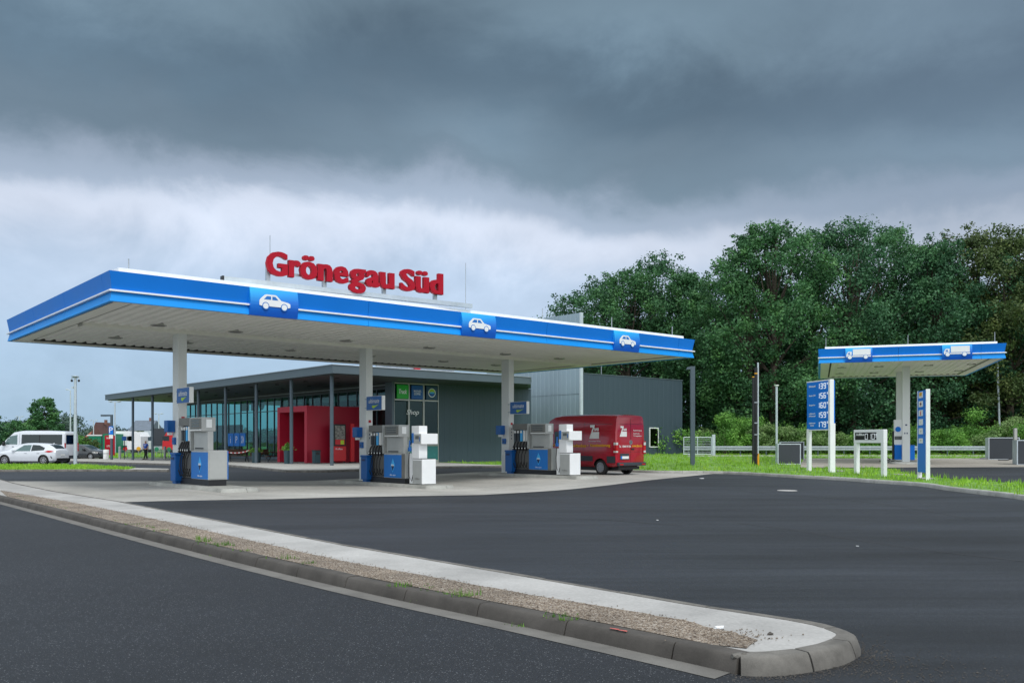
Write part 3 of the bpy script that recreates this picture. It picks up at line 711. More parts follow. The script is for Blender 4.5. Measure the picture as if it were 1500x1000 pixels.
# ---------------------------------------------------------------- main canopy
CAN=thing('filling_station_canopy','large flat blue and white filling station canopy on three white columns with car symbols','canopy',(OX,OY,0),TH)
SZ=5.22; U0,U1,V0,V1=-3.87,20.5,-5.76,6.6; FH=.80
def fascia(par,edges,H0,FH,skip=None):
    """edges: list of (x0,y0,x1,y1, nx,ny) ; each edge one fascia panel with strip and lower band"""
    for (x0,y0,x1,y1,nx,ny,gaps) in edges:
        ln=math.hypot(x1-x0,y1-y0); dx,dy=(x1-x0)/ln,(y1-y0)/ln
        segs=[];c=0
        for a,b in gaps: segs.append((c,a)); c=b
        segs.append((c,ln))
        def P(t,o,z,mit=True):
            e=o if (t<=1e-6 or t>=ln-1e-6) and mit else 0
            tt=t+(o if t>=ln-1e-6 else (-o if t<=1e-6 else 0))
            return (x0+dx*tt+nx*o,y0+dy*tt+ny*o,z)
        up,lo,st=MB(),MB(),MB()
        for a,b in segs:
            def strip(mb,prof):
                n=len(prof); 
                cuts=[a]; k=math.ceil((a+.01)/3.9)*3.9
                while k<b-.05: cuts+= [k-.006,k+.006]; k+=3.9
                cuts.append(b)
                for ci in range(0,len(cuts)-1,2):
                    vs=[P(cuts[ci],o,z) for o,z in prof]+[P(cuts[ci+1],o,z) for o,z in prof]
                    mb.add(vs,[(i,(i+1)%n,(i+1)%n+n,i+n) for i in range(n)]+[tuple(range(n-1,-1,-1)),tuple(range(n,2*n))])
            strip(up,[(.10,H0+FH),(.02,H0+.32),(-.03,H0+.32),(-.03,H0+FH)])
            strip(lo,[(.02,H0+.26),(.08,H0+.0),(-.03,H0+.0),(-.03,H0+.26)])
            strip(st,[(.11,H0+.30),(.11,H0+.262),(-.02,H0+.262),(-.02,H0+.318),(.06,H0+.318)])
        f=up.build('fascia_panel',M_blue,par); lo.build('lower_band',M_lblue,f); st.build('white_strip',M_w,f)
MEDS=[.66,8.4,16.12]; mw=.76
gp=[(m-mw-U0,m+mw-U0) for m in MEDS]
fascia(CAN,[(U0,V0,U1,V0,0,-1,gp),(U0,V1,U0,V0,-1,0,[]),(U1,V0,U1,V1,1,0,[]),(U1,V1,U0,V1,0,1,[])],SZ,FH)
def poly_part(name,poly,y,th,mat,par,loc=(0,0,0),holes=None):
    return MB().prism(poly,'y',y-th,y).build(name,mat,par,loc=loc)
def circ(cx,cz,r,n=16): return [(cx+r*math.cos(2*math.pi*i/n),cz+r*math.sin(2*math.pi*i/n)) for i in range(n)]
def medallion(par,loc,rot,W_,H_,kind):
    e=MB(); n=8
    prof=[(.10+.07*math.sin(math.pi*i/n),H_*(i/n)) for i in range(n+1)]
    vs=[(-W_/2,-o,z) for o,z in prof]+[(W_/2,-o,z) for o,z in prof]+[(-W_/2,.02,0),(-W_/2,.02,H_),(W_/2,.02,0),(W_/2,.02,H_)]
    m=n+1; e.add(vs,[(i,i+1,i+1+m,i+m) for i in range(n)]+[tuple(list(range(m))+[2*m+1,2*m]),tuple(list(range(m,2*m))+[2*m+3,2*m+2]),(0,2*m,2*m+2,m),(n,2*m+1,2*m+3,2*n+1)])
    o=e.build('medallion',M_med,par); o.location=loc; o.rotation_euler=(0,0,rot)
    for p in o.data.polygons: p.use_smooth=False
    s=1.0; cz=H_*.5; yy=-.176
    if kind=='car':
        s=.98
        body=[(-.50,-.12),(-.50,.03),(-.47,.10),(-.33,.25),(-.28,.27),(.02,.27),(.06,.25),(.20,.09),(.44,.04),(.50,.0),(.50,-.12),(.44,-.14),(-.44,-.14)]
        win1=[(-.36,.09),(-.26,.21),(-.13,.21),(-.13,.09)]; win2=[(-.09,.09),(-.09,.21),(.01,.21),(.11,.09)]
        wheels=[(-.30,-.13),(.30,-.13)]; wr=.088; wins=[win1,win2]
    else:
        s=1.0
        body=[(-.62,-.12),(-.62,.02),(-.56,.16),(-.52,.19),(-.36,.19),(-.36,-.05),(.60,-.05),(.60,-.12)]
        wins=[[(-.56,.04),(-.51,.13),(-.44,.13),(-.44,.04)]]; wheels=[(-.45,-.13),(.34,-.13)]; wr=.10
    zs_=.86 if kind=='car' else .92
    S=lambda P:[(x*s,z*s*zs_+cz) for x,z in P]
    ic=MB(); ic.prism(S(body),'y',yy-.006,yy+.0)
    if kind=='truck': ic.prism(S([(-.30,-.02),(-.30,.33),(.58,.33),(.58,-.02)]),'y',yy-.006,yy)
    icon=ic.build('vehicle_symbol',M_w,o)
    wb=MB()
    for w in wins: wb.prism(S(w),'y',yy-.009,yy-.0065)
    for w in wheels: wb.prism([(x*s,z*s-w[1]*.12*s+cz) for x,z in circ(w[0],w[1],wr+.025)],'y',yy-.009,yy-.0065)
    wb.build('symbol_gap',M_pblue,icon)
    for w in wheels: MB().prism([(x*s,z*s-w[1]*.12*s+cz) for x,z in circ(w[0],w[1],wr)],'y',yy-.013,yy-.0095).build('symbol_wheel',M_w,icon)
    return o
for m in MEDS: medallion(CAN,(m,V0,SZ-.01),0,2*mw,FH+.01,'car')
# soffit
def corr(x0,x1,y0,y1,z,pitch,d,along='y'):
    mb=MB(); k=x0; prof=[]
    while k<x1-1e-6:
        e=min(k+pitch,x1); prof+=[(k,z),(k+pitch*.42,z),(k+pitch*.5,z+d),(k+pitch*.92,z+d)]; k+=pitch
    prof=[p for p in prof if p[0]<x1]+[(x1,z)]
    n=len(prof); vs=[(a,y0,h) for a,h in prof]+[(a,y1,h) for a,h in prof]
    mb.add(vs,[(i,i+1,i+1+n,i+n) for i in range(n-1)]); return mb
sp=corr(U0+.7,U1-.7,V0+.16,-.28,SZ+.07,.36,.06).build('soffit_panel',M_soffit,CAN,fixn=False)
corr(U0+.7,U1-.7,.28,V1-.55,SZ+.07,.36,.06).build('soffit_panel',M_soffit,CAN,fixn=False)
box('soffit_beam',M_trim,CAN,U0+.7,U1-.7,-.28,.28,SZ-.04,SZ+.16)
mb=MB(); mb.box(U0+.03,U1-.03,V0+.03,V0+.16,SZ+.005,SZ+.1); mb.box(U0+.03,U1-.03,V1-.42,V1-.03,SZ+.005,SZ+.1); mb.box(U0+.12,U0+.56,V0+.16,V1-.42,SZ+.02,SZ+.1); mb.box(U1-.56,U1-.12,V0+.16,V1-.42,SZ+.02,SZ+.1)
mb.build('perimeter_trim',M_trim,CAN)
mb=MB(); mb.box(U0+.03,U0+.12,V0+.16,V1-.42,SZ+.06,SZ+.1); mb.box(U0+.56,U0+.7,V0+.16,V1-.42,SZ+.08,SZ+.12); mb.box(U1-.7,U1-.56,V0+.16,V1-.42,SZ+.08,SZ+.12); mb.box(U0+.7,U1-.7,V1-.58,V1-.42,SZ+.04,SZ+.13); mb.box(U1-.12,U1-.03,V0+.16,V1-.42,SZ+.06,SZ+.1)
mb.build('drip_gap',M_darktrim,CAN)
rf=MB().box(U0+.22,U1-.28,V0+.22,V1-.25,SZ+.17,SZ+FH+.16).build('roof_deck',M_w,CAN)
MB().box(U0+.0,U1,V0+.03,V1,SZ+FH-.06,SZ+FH-.02).build('roof_edge',M_w,CAN)
for u in (-1.1,1.5,5.8,9.6,13.6,16.8):
    for v in (-1.15,3.4):
        l=MB().lathe([(.25,0),(.25,.06),(.20,.08),(0.0,.08)],20).build('ceiling_light',M_alu,CAN,smooth=30,loc=(u,v,SZ+.045)); MB().lathe([(.0,-.004),(.20,-.004),(.20,.003),(0,.003)],20).build('diffuser',M_pdark,l)
for i in range(3):
    s=7.35*i; zb=gz(*uv(s,0))+.12
    c=MB().box(s-.15,s+.15,-.26,.26,zb,SZ+.06,b=.012).build('column',M_col,CAN)
    MB().box(s-.04,s+.07,-.266,-.262,2.26,2.36).build('decal',M_red,c)
    mbx=MB()
    for q in range(4): mbx.box(s-.01,s+.025,-.266,-.262,1.62+q*.14,1.69+q*.14)
    mbx.build('decal',M_navy,c)
rod=MB(); 
for u,v,h in ((U0+.6,V0+.6,.35),(1.6,-3.6,2.0),(9.1,-4.2,2.0),(12.1,V0+.6,.5),(16.0,V0+.6,.5),(19.9,V0+.6,.45)):
    MB().tube([(u,v,SZ+FH+.1),(u,v,SZ+FH+.15+h)],.012 if h>1 else .016,6).build('lightning_rod',M_gal,CAN)
# ---------------------------------------------------------------- roof sign
sx0,sy0,sx1,sy1=-8.53,26.2,-1.45,31.5
sang=math.atan2(sy1-sy0,sx1-sx0); slen=math.hypot(sx1-sx0,sy1-sy0)
SG=thing('roof_sign','large red letters reading Grönegau Süd standing on top of the canopy','sign',(sx0,sy0,0),sang)
box('base_rail',M_lgal,SG,0,slen,-.09,.09,6.24,6.38)
MB().box(-.05,0.0,-.10,.10,6.23,6.39).build('rail_end_cap',M_black,SG)
def lpos(px):
    t=(px-750)/F; a=(t*sy0-sx0)/((sx1-sx0)-t*(sy1-sy0)); return a*slen
gl_=[('G',175,313),('r',322,400),('ö',397,510),('n',515,610),('e',622,718),('g',724,832),('a',836,925),('u',928,1022),('S',1064,1160),('ü',1164,1252),('d',1258,1346)]
# reference metrics
def glyph_h(ch):
    cu=bpy.data.curves.new('t','FONT'); cu.body=ch; ob=bpy.data.objects.new('t',cu); COL.objects.link(ob); bpy.context.view_layer.update()
    me=bpy.data.meshes.new_from_object(ob.evaluated_get(bpy.context.evaluated_depsgraph_get())); ys_=[v.co.y for v in me.vertices]; bpy.data.objects.remove(ob); return min(ys_),max(ys_)
capb,capt=glyph_h('G'); SCL=.74/(capt-capb); XF=1.10
for ch,a,b in gl_:
    x0,x1=lpos(350+a/4.545),lpos(350+b/4.545)
    g0,g1=glyph_h(ch); k=SCL*(XF if ch not in 'GSd' else 1.0)
    z0=6.57+(g0-0)*k; z1=6.57+(g1-0)*k
    o=text(SG,ch,'letter',((x0+x1)/2,0,(z0+z1)/2),0,(x1-x0)-.04,z1-z0,M_red,.14,bold=.022,smear=.026)
for px_ in (393.5,476,563.5,638.5):
    x=lpos(px_); box('post',M_gal,SG,x-.06,x+.06,.01,.12,6.38,7.0)
box('letter_rail',M_gal,SG,lpos(392),lpos(642),.012,.07,6.64,6.72)
# ---------------------------------------------------------------- islands, pumps
def stadium(u0,u1,v0,v1,n=8):
    w=(u1-u0)/2; pts=[]
    for i in range(n+1):
        t=math.pi+math.pi*i/n; pts.append((w*math.cos(t),v0+w*.6+w*.6*math.sin(t)))
    for i in range(n+1):
        t=math.pi*i/n; pts.append((w*math.cos(t),v1-w*.6+w*.6*math.sin(t)))
    return pts
def island(i,zb):
    t=thing('pump_island',['pale concrete kerbed island under the leftmost canopy column','pale concrete kerbed island under the middle canopy column','pale concrete kerbed island under the right canopy column'][i],'pump island',(*uv(7.35*i,0),zb),TH,'pump islands under the canopy')
    P=stadium(-.62,.62,-5.35,1.7)
    c=P+[P[0]]
    kerbline('edging',c,0,.14,lambda x,y:0,.125,M_kerb2,.85,.05,gap=.008,kind=None,parent=t)
    MB().prism(offset_line(c,.12)[:-1],'z',-.05,.118).build('top_slab',M_kerb2,t)
    return t
def diamond(par,loc,rot,s):
    """small diamond emblem with letters"""
    d=lambda a,b:[(-a,0),(0,-b),(a,0),(0,b)]
    o=MB().prism(d(s*.55,s),'y',-.006,0).build('emblem',M_cyan,par,loc=loc,rotz=rot)
    MB().prism([(-s*.42,-s*.05),(0,-s*.78),(s*.42,-s*.05)],'y',-.010,-.0065).build('emblem_shade',M_navy,o)
    text(o,'ARAL','emblem_lettering',(0,-.010,s*.06),0,s*.75,s*.26,M_w,.003,bold=.02)
    return o
def pump(i,zb):
    t=thing('fuel_pump',['grey and blue fuel pump beside the leftmost canopy column, alone on its island','grey and blue fuel pump beside the middle canopy column','grey and blue fuel pump by the right canopy column, in front of the red van'][i],'fuel pump',(*uv(7.35*i,0),zb+.12),TH,'multi hose fuel pumps')
    va,vb,vc=-3.15,-1.72,-.62; u0,u1=-.25,.37
    box('plinth',M_black,t,u0+.02,u1-.02,va+.03,vc,0,.19)
    cab=box('lower_cabinet',M_pgrey,t,u0,u1,va,vb,.192,1.12,.01)
    box('front_panel',M_pblue,cab,u0-.012,u0-.001,va+(.04 if i==0 else .22),vb-.02,.21,1.06)
    if i==0: box('side_edge',M_pblue,cab,u1-.0,u1+.025,va-.01,va+.03,.2,1.1)
    else: box('corner_panel',M_pdark,cab,u0-.010,u0-.0005,va,va+.215,.2,1.1)
    diamond(cab,(u0-.013,(va+vb)/2-(.05 if i==0 else -.08),.66),R(-90),.26)
    text(cab,'Alles super.','slogan',(u0-.013,(va+vb)/2-(.05 if i==0 else -.08),.30),R(-90),.42,.07,M_lbl,.002)
    box('side_panel',M_pgrey,cab,u0+.04,u1-.04,va-.012,va-.001,.23,1.08)
    up=box('mid_column',M_pgrey,t,u0+.04,u0+.22,va+.14,vb-.12,1.122,1.72,.01)
    box('card_slot',M_black,up,u0+.028,u0+.039,va+.5,vb-.25,1.16,1.20)
    hd=box('display_head',M_pgrey,t,u0-.12,u0+.33,va+.22,vb-.2,1.722,2.17,.012)
    sc=box('screen_bezel',M_pdark,hd,u0-.132,u0-.121,va+.27,vb-.26,1.80,2.13,.003)
    for q in range(3): box('display_line',M_screen,sc,u0-.137,u0-.133,va+.40,vb-.38,2.04-q*.085,2.085-q*.085)
    box('keypad_shelf',M_lbl,hd,u0-.15,u0-.121,va+.27,vb-.26,1.745,1.78)
    box('notice',M_lbl,hd,u0+.02,u0+.2,va+.209,va+.219,1.84,2.1)
    # hose cabinet
    hc=box('hose_cabinet',M_pdark,t,u0+.14,u1-.14,vb+.02,vc,.192,2.18,.008)
    box('header',M_pdark,hc,u0-.0,u0+.139,vb+.02,vc,1.92,2.18)
    box('divider_post',M_pgrey,hc,u0-.02,u0+.139,vb+.0,vb+.09,1.1,2.175)
    for k in range(5):
        v=vc-.12-k*.20
        MB().box(u0+.06,u0+.10,v-.07,v+.07,1.42,1.90).build('product_label',[M_dgrey,M_dgrey,M_cyan,M_lbl,M_lbl][k],hc)
        box('label_cap',M_lbl,hc,u0+.05,u0+.059,v-.06,v+.06,1.78,1.88)
        nz=MB(); nz.tube([(u0+.08,v,1.40),(u0+.02,v,1.30),(u0-.03,v,1.16),(u0+.0,v,1.02)],[.028,.035,.04,.03],8); nz.box(u0-.07,u0+.04,v-.045,v+.045,1.04,1.18,b=.01)
        n_=nz.build('nozzle',M_black,t,smooth=40); MB().box(u0-.075,u0-.071,v-.03,v+.03,1.09,1.14).build('nozzle_badge',M_lbl,n_)
        w=.06*(k-2)
        MB().tube([(u0+.0,v,1.03),(u0-.06,v+.02,.85),(u0-.08,v+.03,.6),(u0-.07,v-.02+w*.3,.4),(u0-.03,v-.10,.26),(u0+.06,v-.14,.30),(u0+.12,v-.12,.5)],.017,7).build('hose',M_rub,t,smooth=60)
    return t
def dispenser(i,zb):
    t=thing('additive_dispenser',['','white additive dispenser in front of the middle fuel pump','white additive dispenser in front of the right fuel pump beside the red van'][i],'dispenser',(*uv(7.35*i,0),zb+.12),TH,'white additive dispensers')
    va,vb=-4.33,-3.72; u0,u1=-.3,.30
    lo=box('lower_cabinet',M_w,t,u0,u1,va,vb,.03,.92,.01); box('front_panel',M_pgrey,lo,u0-.012,u0-.001,va+.03,vb-.03,.05,.88)
    text(lo,'AdBlue','lettering',(u0-.013,(va+vb)/2,.22),R(-90),.3,.07,M_pdark,.002)
    box('black_joint',M_black,t,u0+.01,u1-.01,va+.01,vb-.01,.921,.94)
    up=box('upper_column',M_w,t,u0,u0+.36,va+.20,vb+.06,.942,2.12,.01)
    hd=box('display_head',M_w,t,u0-.02,u1+.10,va+.02,va+.50,1.46,1.84,.01); box('screen_bezel',M_pgrey,hd,u0-.035,u0-.021,va+.05,va+.47,1.48,1.82)
    box('display',M_screen,hd,u0-.04,u0-.036,va+.16,va+.38,1.64,1.76); box('button',M_dblue,hd,u0-.042,u0-.036,va+.09,va+.13,1.56,1.72)
    box('blue_label',M_pblue,up,u0-.01,u0-.001,vb-.08,vb+.04,1.50,1.86)
    n=MB(); n.box(u0-.09,u0+.02,vb+.07,vb+.19,1.2,1.34,b=.02); n.tube([(u0-.03,vb+.13,1.6),(u0-.05,vb+.13,1.3)],.03,8); n.build('nozzle',M_dblue,t)
    MB().tube([(u0-.05,vb+.13,1.16),(u0-.12,vb+.10,.7),(u0-.08,vb+.12,.3),(u0-.03,vb+.02,.12),(u0+.05,vb+.03,.4),(u0+.05,vb+.05,1.1)],.016,7).build('hose',M_rub,t,smooth=60)
    box('hose_post',M_w,t,u0+.02,u0+.12,vb+.03,vb+.22,.03,1.12)
    return t
def signboard(i):
    t=thing('column_sign',['blue sign with green swoosh on the leftmost canopy column','blue sign with green swoosh on the middle canopy column','blue sign with green swoosh on the right canopy column'][i],'sign',(*uv(7.35*i,0),0),TH,'blue column signs')
    z0,z1=2.72,3.27
    if i==0: z0,z1=2.78,3.30
    va,vb=-1.62,-.50
    box('case',M_lbl,t,-.27,-.13,va,vb,z0,z1,.01)
    f=box('face',M_dblue,t,-.285,-.271,va+.04,vb-.01,z0+.015,z1-.015)
    text(f,'ultimate','lettering',(-.287,(va+vb)/2,z1-.19),R(-90),.75,.17,M_lbl,.003,shear=.2)
    sw=MB().prism([(.32,.10),(.30,.03),(.40,-.02),(.80,.13),(.55,.09)],'y',-.006,0).build('swoosh',M_lime,f,loc=(-.287,vb-.12,z0+.09),rotz=R(-90))
    mbx=MB(); mbx.box(-.22,-.18,vb,-.27,z0+.08,z0+.12); mbx.box(-.22,-.18,vb,-.27,z1-.12,z1-.08); mbx.build('bracket',M_gal,t)
    return t
def service(i,zb):
    D_=['on the leftmost canopy column','on the middle canopy column','on the right canopy column']
    t=thing('towel_dispenser','blue paper towel box '+D_[i],'towel box',(*uv(7.35*i,0),zb),TH,'towel boxes')
    box('case',M_dblue,t,-.42,-.151,.0,.34,1.84,2.24,.02); box('roll',M_lbl,t,-.34,-.22,.08,.26,1.74,1.838)
    t2=thing('glove_box','small blue glove box '+D_[i],'box',(*uv(7.35*i,0),zb),TH,'glove boxes'); box('case',M_dblue,t2,-.22,-.151,-.08,.14,1.42,1.66,.01); box('slot',M_navy,t2,-.225,-.221,-.0,.08,1.5,1.56)
    t3=thing('waste_bin','blue waste bin standing beside '+D_[i][3:],'bin',(*uv(7.35*i,0),zb+.12),TH,'blue waste bins')
    box('body',M_dblue,t3,-.44,-.17,-.78,-.34,.08,.95,.02); box('lid',M_dblue,t3,-.46,-.16,-.80,-.32,.952,1.03,.02); box('slot',M_navy,t3,-.465,-.461,-.68,-.44,.80,.88); box('foot',M_dblue,t3,-.40,-.22,-.7,-.42,0,.079)
for i in range(3):
    zb=gz(*uv(7.35*i,-2.5)); island(i,zb); pump(i,zb); signboard(i); service(i,zb)
    if i>0: dispenser(i,zb)
# ---------------------------------------------------------------- shop building
PX,PY=-10.56,52.0
def wp(u,v): return (PX+UX*u+VX*v,PY+UY*u+VY*v)
SH=thing('shop_building','dark grey flat-roofed motorway shop with glass front, round posts and red entrance portal','building',(PX,PY,0),TH)
roofpoly=[(-.5,-1.0),(14.7,-1.0),(17.86,2.5),(17.86,42.5),(-.5,42.5)]
MB().prism(roofpoly,'z',5.45,5.92).build('roof',M_anth2,SH)
MB().prism([(-.3,-.8),(14.6,-.8),(17.6,2.5),(17.6,42.3),(-.3,42.3)],'z',5.40,5.449).build('soffit',M_soff2,SH)
MB().prism([(-.55,-1.05),(14.7,-1.05),(17.9,2.5),(17.9,42.55),(-.55,42.55)],'z',5.922,5.96).build('roof_edge',M_gal,SH)
for k in range(8):
    v=5.14*k; x,y=wp(0,v); zb=gz(x,y)+.12
    p=MB().lathe([(.11,zb),(.11,5.40)],14,c=(0,0,0)).build('post',M_post,SH,smooth=40,loc=(0,v,0))
dn=[]
for u in (1.2,3.6):
    for k in range(10):
        v=1.5+k*4.1; o=MB().lathe([(.13,0),(.13,.05),(0,.05)],12).build('downlight',M_black,SH,loc=(u,v,5.351))
# corrugated dark walls
def cladding(name,u0,u1,v,z0,z1,mat,par,pitch=.5,d=.014,along='u',th=.25):
    mb=MB(); prof=[]; k=u0
    while k<u1-1e-6:
        prof+=[(k,0),(min(u1,k+pitch*.75),0),(min(u1,k+pitch*.8),d),(min(u1,k+pitch*.95),d)]; k+=pitch
    prof.append((u1,0)); n=len(prof)
    if along=='u': vs=[(a,v+b,z0) for a,b in prof]+[(a,v+b,z1) for a,b in prof]+[(u0,v+th,z0),(u1,v+th,z0),(u0,v+th,z1),(u1,v+th,z1)]
    else: vs=[(v+b,a,z0) for a,b in prof]+[(v+b,a,z1) for a,b in prof]+[(v+th,u0,z0),(v+th,u1,z0),(v+th,u0,z1),(v+th,u1,z1)]
    fs=[(i,i+1,i+1+n,i+n) for i in range(n-1)]+[(2*n,2*n+1,2*n+3,2*n+2),(0,n,2*n+2,2*n),(n-1,2*n-1,2*n+3,2*n+1)]+[tuple(list(range(n,2*n))+[2*n+3,2*n+2])]
    return mb.add(vs,fs).build(name,mat,par)
cladding('wall',9.51,17.86,2.5,.1,5.40,M_anth,SH)
box('corner_pillar',M_post,SH,5.72,5.9,2.42,3.25,.1,5.40)
# front bays
for k,(a,b) in enumerate(((5.92,7.08),(7.10,8.26),(8.28,9.49))):
    f=MB()
    f.box(a,a+.05,2.5,2.6,.3,5.38); f.box(b-.05,b,2.5,2.6,.3,5.38); f.box(a+.05,b-.05,2.47,2.6,4.22,4.30); f.box(a+.05,b-.05,2.47,2.6,1.24,1.30); f.box(a+.05,b-.05,2.47,2.6,5.30,5.38); f.box(a,b,2.5,2.6,.1,.30)
    fr=f.build('window_frame',[M_alu,M_alu,M_alu][k],SH)
    box('pane',M_glass,fr,a+.05,b-.05,2.545,2.565,1.30,4.22); box('pane',M_glass,fr,a+.05,b-.05,2.545,2.565,4.30,5.30)
    box('lower_panel',mk('teal_panel',(.03,.17,.17),.25,.08,1),fr,a+.05,b-.05,2.52,2.57,.30,1.24)
def adbox(k,u0,mat): 
    o=box('advert_panel',mat,SH,u0,u0+.90,2.44,2.52,4.34,5.24); return o
a1=adbox(0,6.12,M_green); text(a1,'Truck','advert_lettering',(6.57,2.438,4.80),0,.62,.30,M_w,.004,bold=.02,shear=.25)
a2=adbox(1,7.26,M_dblue); text(a2,"WAYNE'S",'advert_lettering',(7.71,2.438,4.86),0,.60,.15,M_w,.004,bold=.01); text(a2,'COFFEE','advert_lettering',(7.71,2.438,4.68),0,.50,.14,M_w,.004,bold=.01)
a3=adbox(2,8.44,mk('petrol_blue',(.01,.06,.12),.4,.05,2)); 
o=MB().prism(circ(0,0,.30,24),'y',-.006,0).build('round_emblem',M_w,a3,loc=(8.89,2.438,4.79)); MB().prism(circ(0,0,.25,24),'y',-.010,-.0065).build('emblem_disc',M_dblue,o)
MB().prism([(.24*math.cos(t*math.pi/10),.24*math.sin(t*math.pi/10)) for t in range(0,11)],'y',-.014,-.0105).build('emblem_half',M_lime,o)
MB().box(-.16,.16,-.017,-.0145,-.05,.06).build('emblem_band',M_cyan,o)
text(SH,'Shop','window_lettering',(7.35,2.455,3.42),0,1.0,.42,M_w,.004,shear=.3)
# left glass front in bays
M_mull=M_post
v=3.25; k=0; bw=1.285
PORT=(6.3,10.6)
while v<42.0:
    a,b=v,min(v+bw,42.2)
    f=MB(); f.box(5.86,5.98,a,a+.055,.1,5.02); f.box(5.87,5.97,a+.055,b,3.93,3.99); f.box(5.87,5.97,a+.055,b,4.98,5.03); f.box(5.87,5.97,a+.055,b,.1,.30)
    fr=f.build('window_frame',M_mull,SH)
    box('pane',M_glass,fr,5.91,5.93,a+.055,b,.30,3.93); box('pane',M_glass,fr,5.91,5.93,a+.055,b,3.99,4.98)
    v+=bw
box('header',M_dgrey,SH,5.84,6.0,3.25,42.2,5.03,5.40); box('header_strip',M_gal,SH,5.80,5.838,3.25,42.2,5.22,5.26)
# interior
box('shop_floor',M_floor,SH,6.0,17.6,2.7,42.0,-.2,.125)
cb_=box('inner_wall',M_int,SH,10.5,17.4,3.0,22.0,.126,4.5)
box('dark_backing',M_dblue and M_black,SH,6.05,10.4,4.2,4.3,.126,5.38)  # black panel added behind the front bays to block the bright far side
box('inner_wall',M_int,SH,13.5,17.4,22.1,32.5,.126,3.4)
box('inner_wall',M_int,SH,8.5,9.0,33.0,39.0,.126,3.1)
for vv_ in (31,33.5,36,38.5): box('inner_column',M_dgrey,SH,15.5,15.8,vv_,vv_+.3,.126,5.39)
for q,vv_ in enumerate((5.0,12.5,15,17.5,21.5,24.5,28)):
    s=MB(); 
    for zz_ in (.3,.8,1.3,1.8): s.box(8.0,8.6,vv_,vv_+1.4,zz_,zz_+.04)
    s.box(8.28,8.32,vv_,vv_+1.4,.13,2.0); sh_=s.build('shelf',M_dgrey,SH)
    g=MB(); rr=random.Random(q)
    for zz_ in (.34,.84,1.34):
        y=vv_+.05
        while y<vv_+1.3: w=rr.uniform(.08,.2); g.box(8.03,8.2,y,y+w,zz_,zz_+rr.uniform(.2,.38)); y+=w+.02
    g.build('goods',[M_tan,M_blue,M_pred,M_lbl][q%4],sh_)
# back wall with windows (sky shows through)
cladding('wall',2.8,42.2,17.5,5.0,5.40,M_anth,SH,along='v',th=.1)
for q in range(16): box('back_column',M_dgrey,SH,17.5,17.62,3.5+q*2.57,3.62+q*2.57,.1,5.0)
# hanging signs inside the glass
for v_,mat,w_ in ((26.2,M_green,1.6),(24.4,M_dblue,1.3)): box('hanging_advert',mat,SH,6.25,6.3,v_-.6,v_+w_-.6,4.15,5.15)
MB().lathe([(0,0),(.55,0),(.55,.05),(0,.05)],24,axis='x').build('round_hanging_sign',M_lbl,SH,loc=(6.2,23.0,4.7))
for a,b in ((29.0,27.9),(27.8,26.6),(26.5,25.4)):  # reflections of blue road signs, built as panels on the glass
    o=box('reflected_sign',M_blue,SH,5.86,5.885,b,a,1.15,2.25); 
    text(o,'i' if a==29.0 else ('»' if a<27 else 'P'),'reflected_symbol',(5.858,(a+b)/2,1.7),R(-90),None,.6,M_w,.003)
# portal
P_=MB(); a,b=PORT
P_.box(1.67,5.85,a,a+.35,.12,3.87); P_.box(1.67,5.85,b-.35,b,.12,3.87); P_.box(1.67,5.85,a+.35,b-.35,3.50,3.87)
pt=P_.build('entrance_portal',M_pred,SH)
fr=MB(); 
for q in (a+.35,a+1.1,a+1.85,b-1.85,b-1.1,b-.41): fr.box(4.4,4.48,q,q+.06,.13,2.5)
fr.box(4.4,4.48,a+.35,b-.35,2.5,2.6); dr=fr.build('entrance_door',M_alu,pt)
box('pane',M_glass,dr,4.43,4.45,a+.36,b-.36,.15,2.5); box('transom_panel',M_black,pt,4.42,4.47,a+.36,b-.36,2.601,3.5)
cz_=(4.40,a+.95,3.05)
o=MB().prism(circ(0,0,.36,24),'y',-.03,0).build('portal_emblem',M_bred,pt,loc=cz_,rotz=R(-90))
ring=[(.24*math.cos(t),.24*math.sin(t)) for t in [(-1.9+3.8*i/12) for i in range(13)]]+[(.13*math.cos(t),.13*math.sin(t)) for t in [(1.9-3.8*i/12) for i in range(13)]]
MB().prism([(x,z-.08) for x,z in ring],'y',-.045,-.031).build('emblem_arc',M_w,o); MB().prism([(x-.02,z+.25) for x,z in circ(0,0,.07,12)],'y',-.045,-.031).build('emblem_dot',M_w,o)
text(pt,'Serways','portal_lettering',(4.40,a+2.2,3.0),R(-90),1.5,.35,M_bred,.03,bold=.02)
box('door_poster',M_pblue,pt,4.36,4.39,a+1.25,a+1.6,.9,1.9)
# roof sign of shop
o=thing('shop_roof_sign','red letter sign on the shop roof half hidden behind the canopy','sign',(*wp(0,0),0),TH)
text(o,'Grönegau Süd','lettering',(6.4,.6,6.62),0,5.6,1.15,M_bred,.12,bold=.03); box('rail',M_gal,o,3.4,9.4,.62,.68,5.97,6.2)
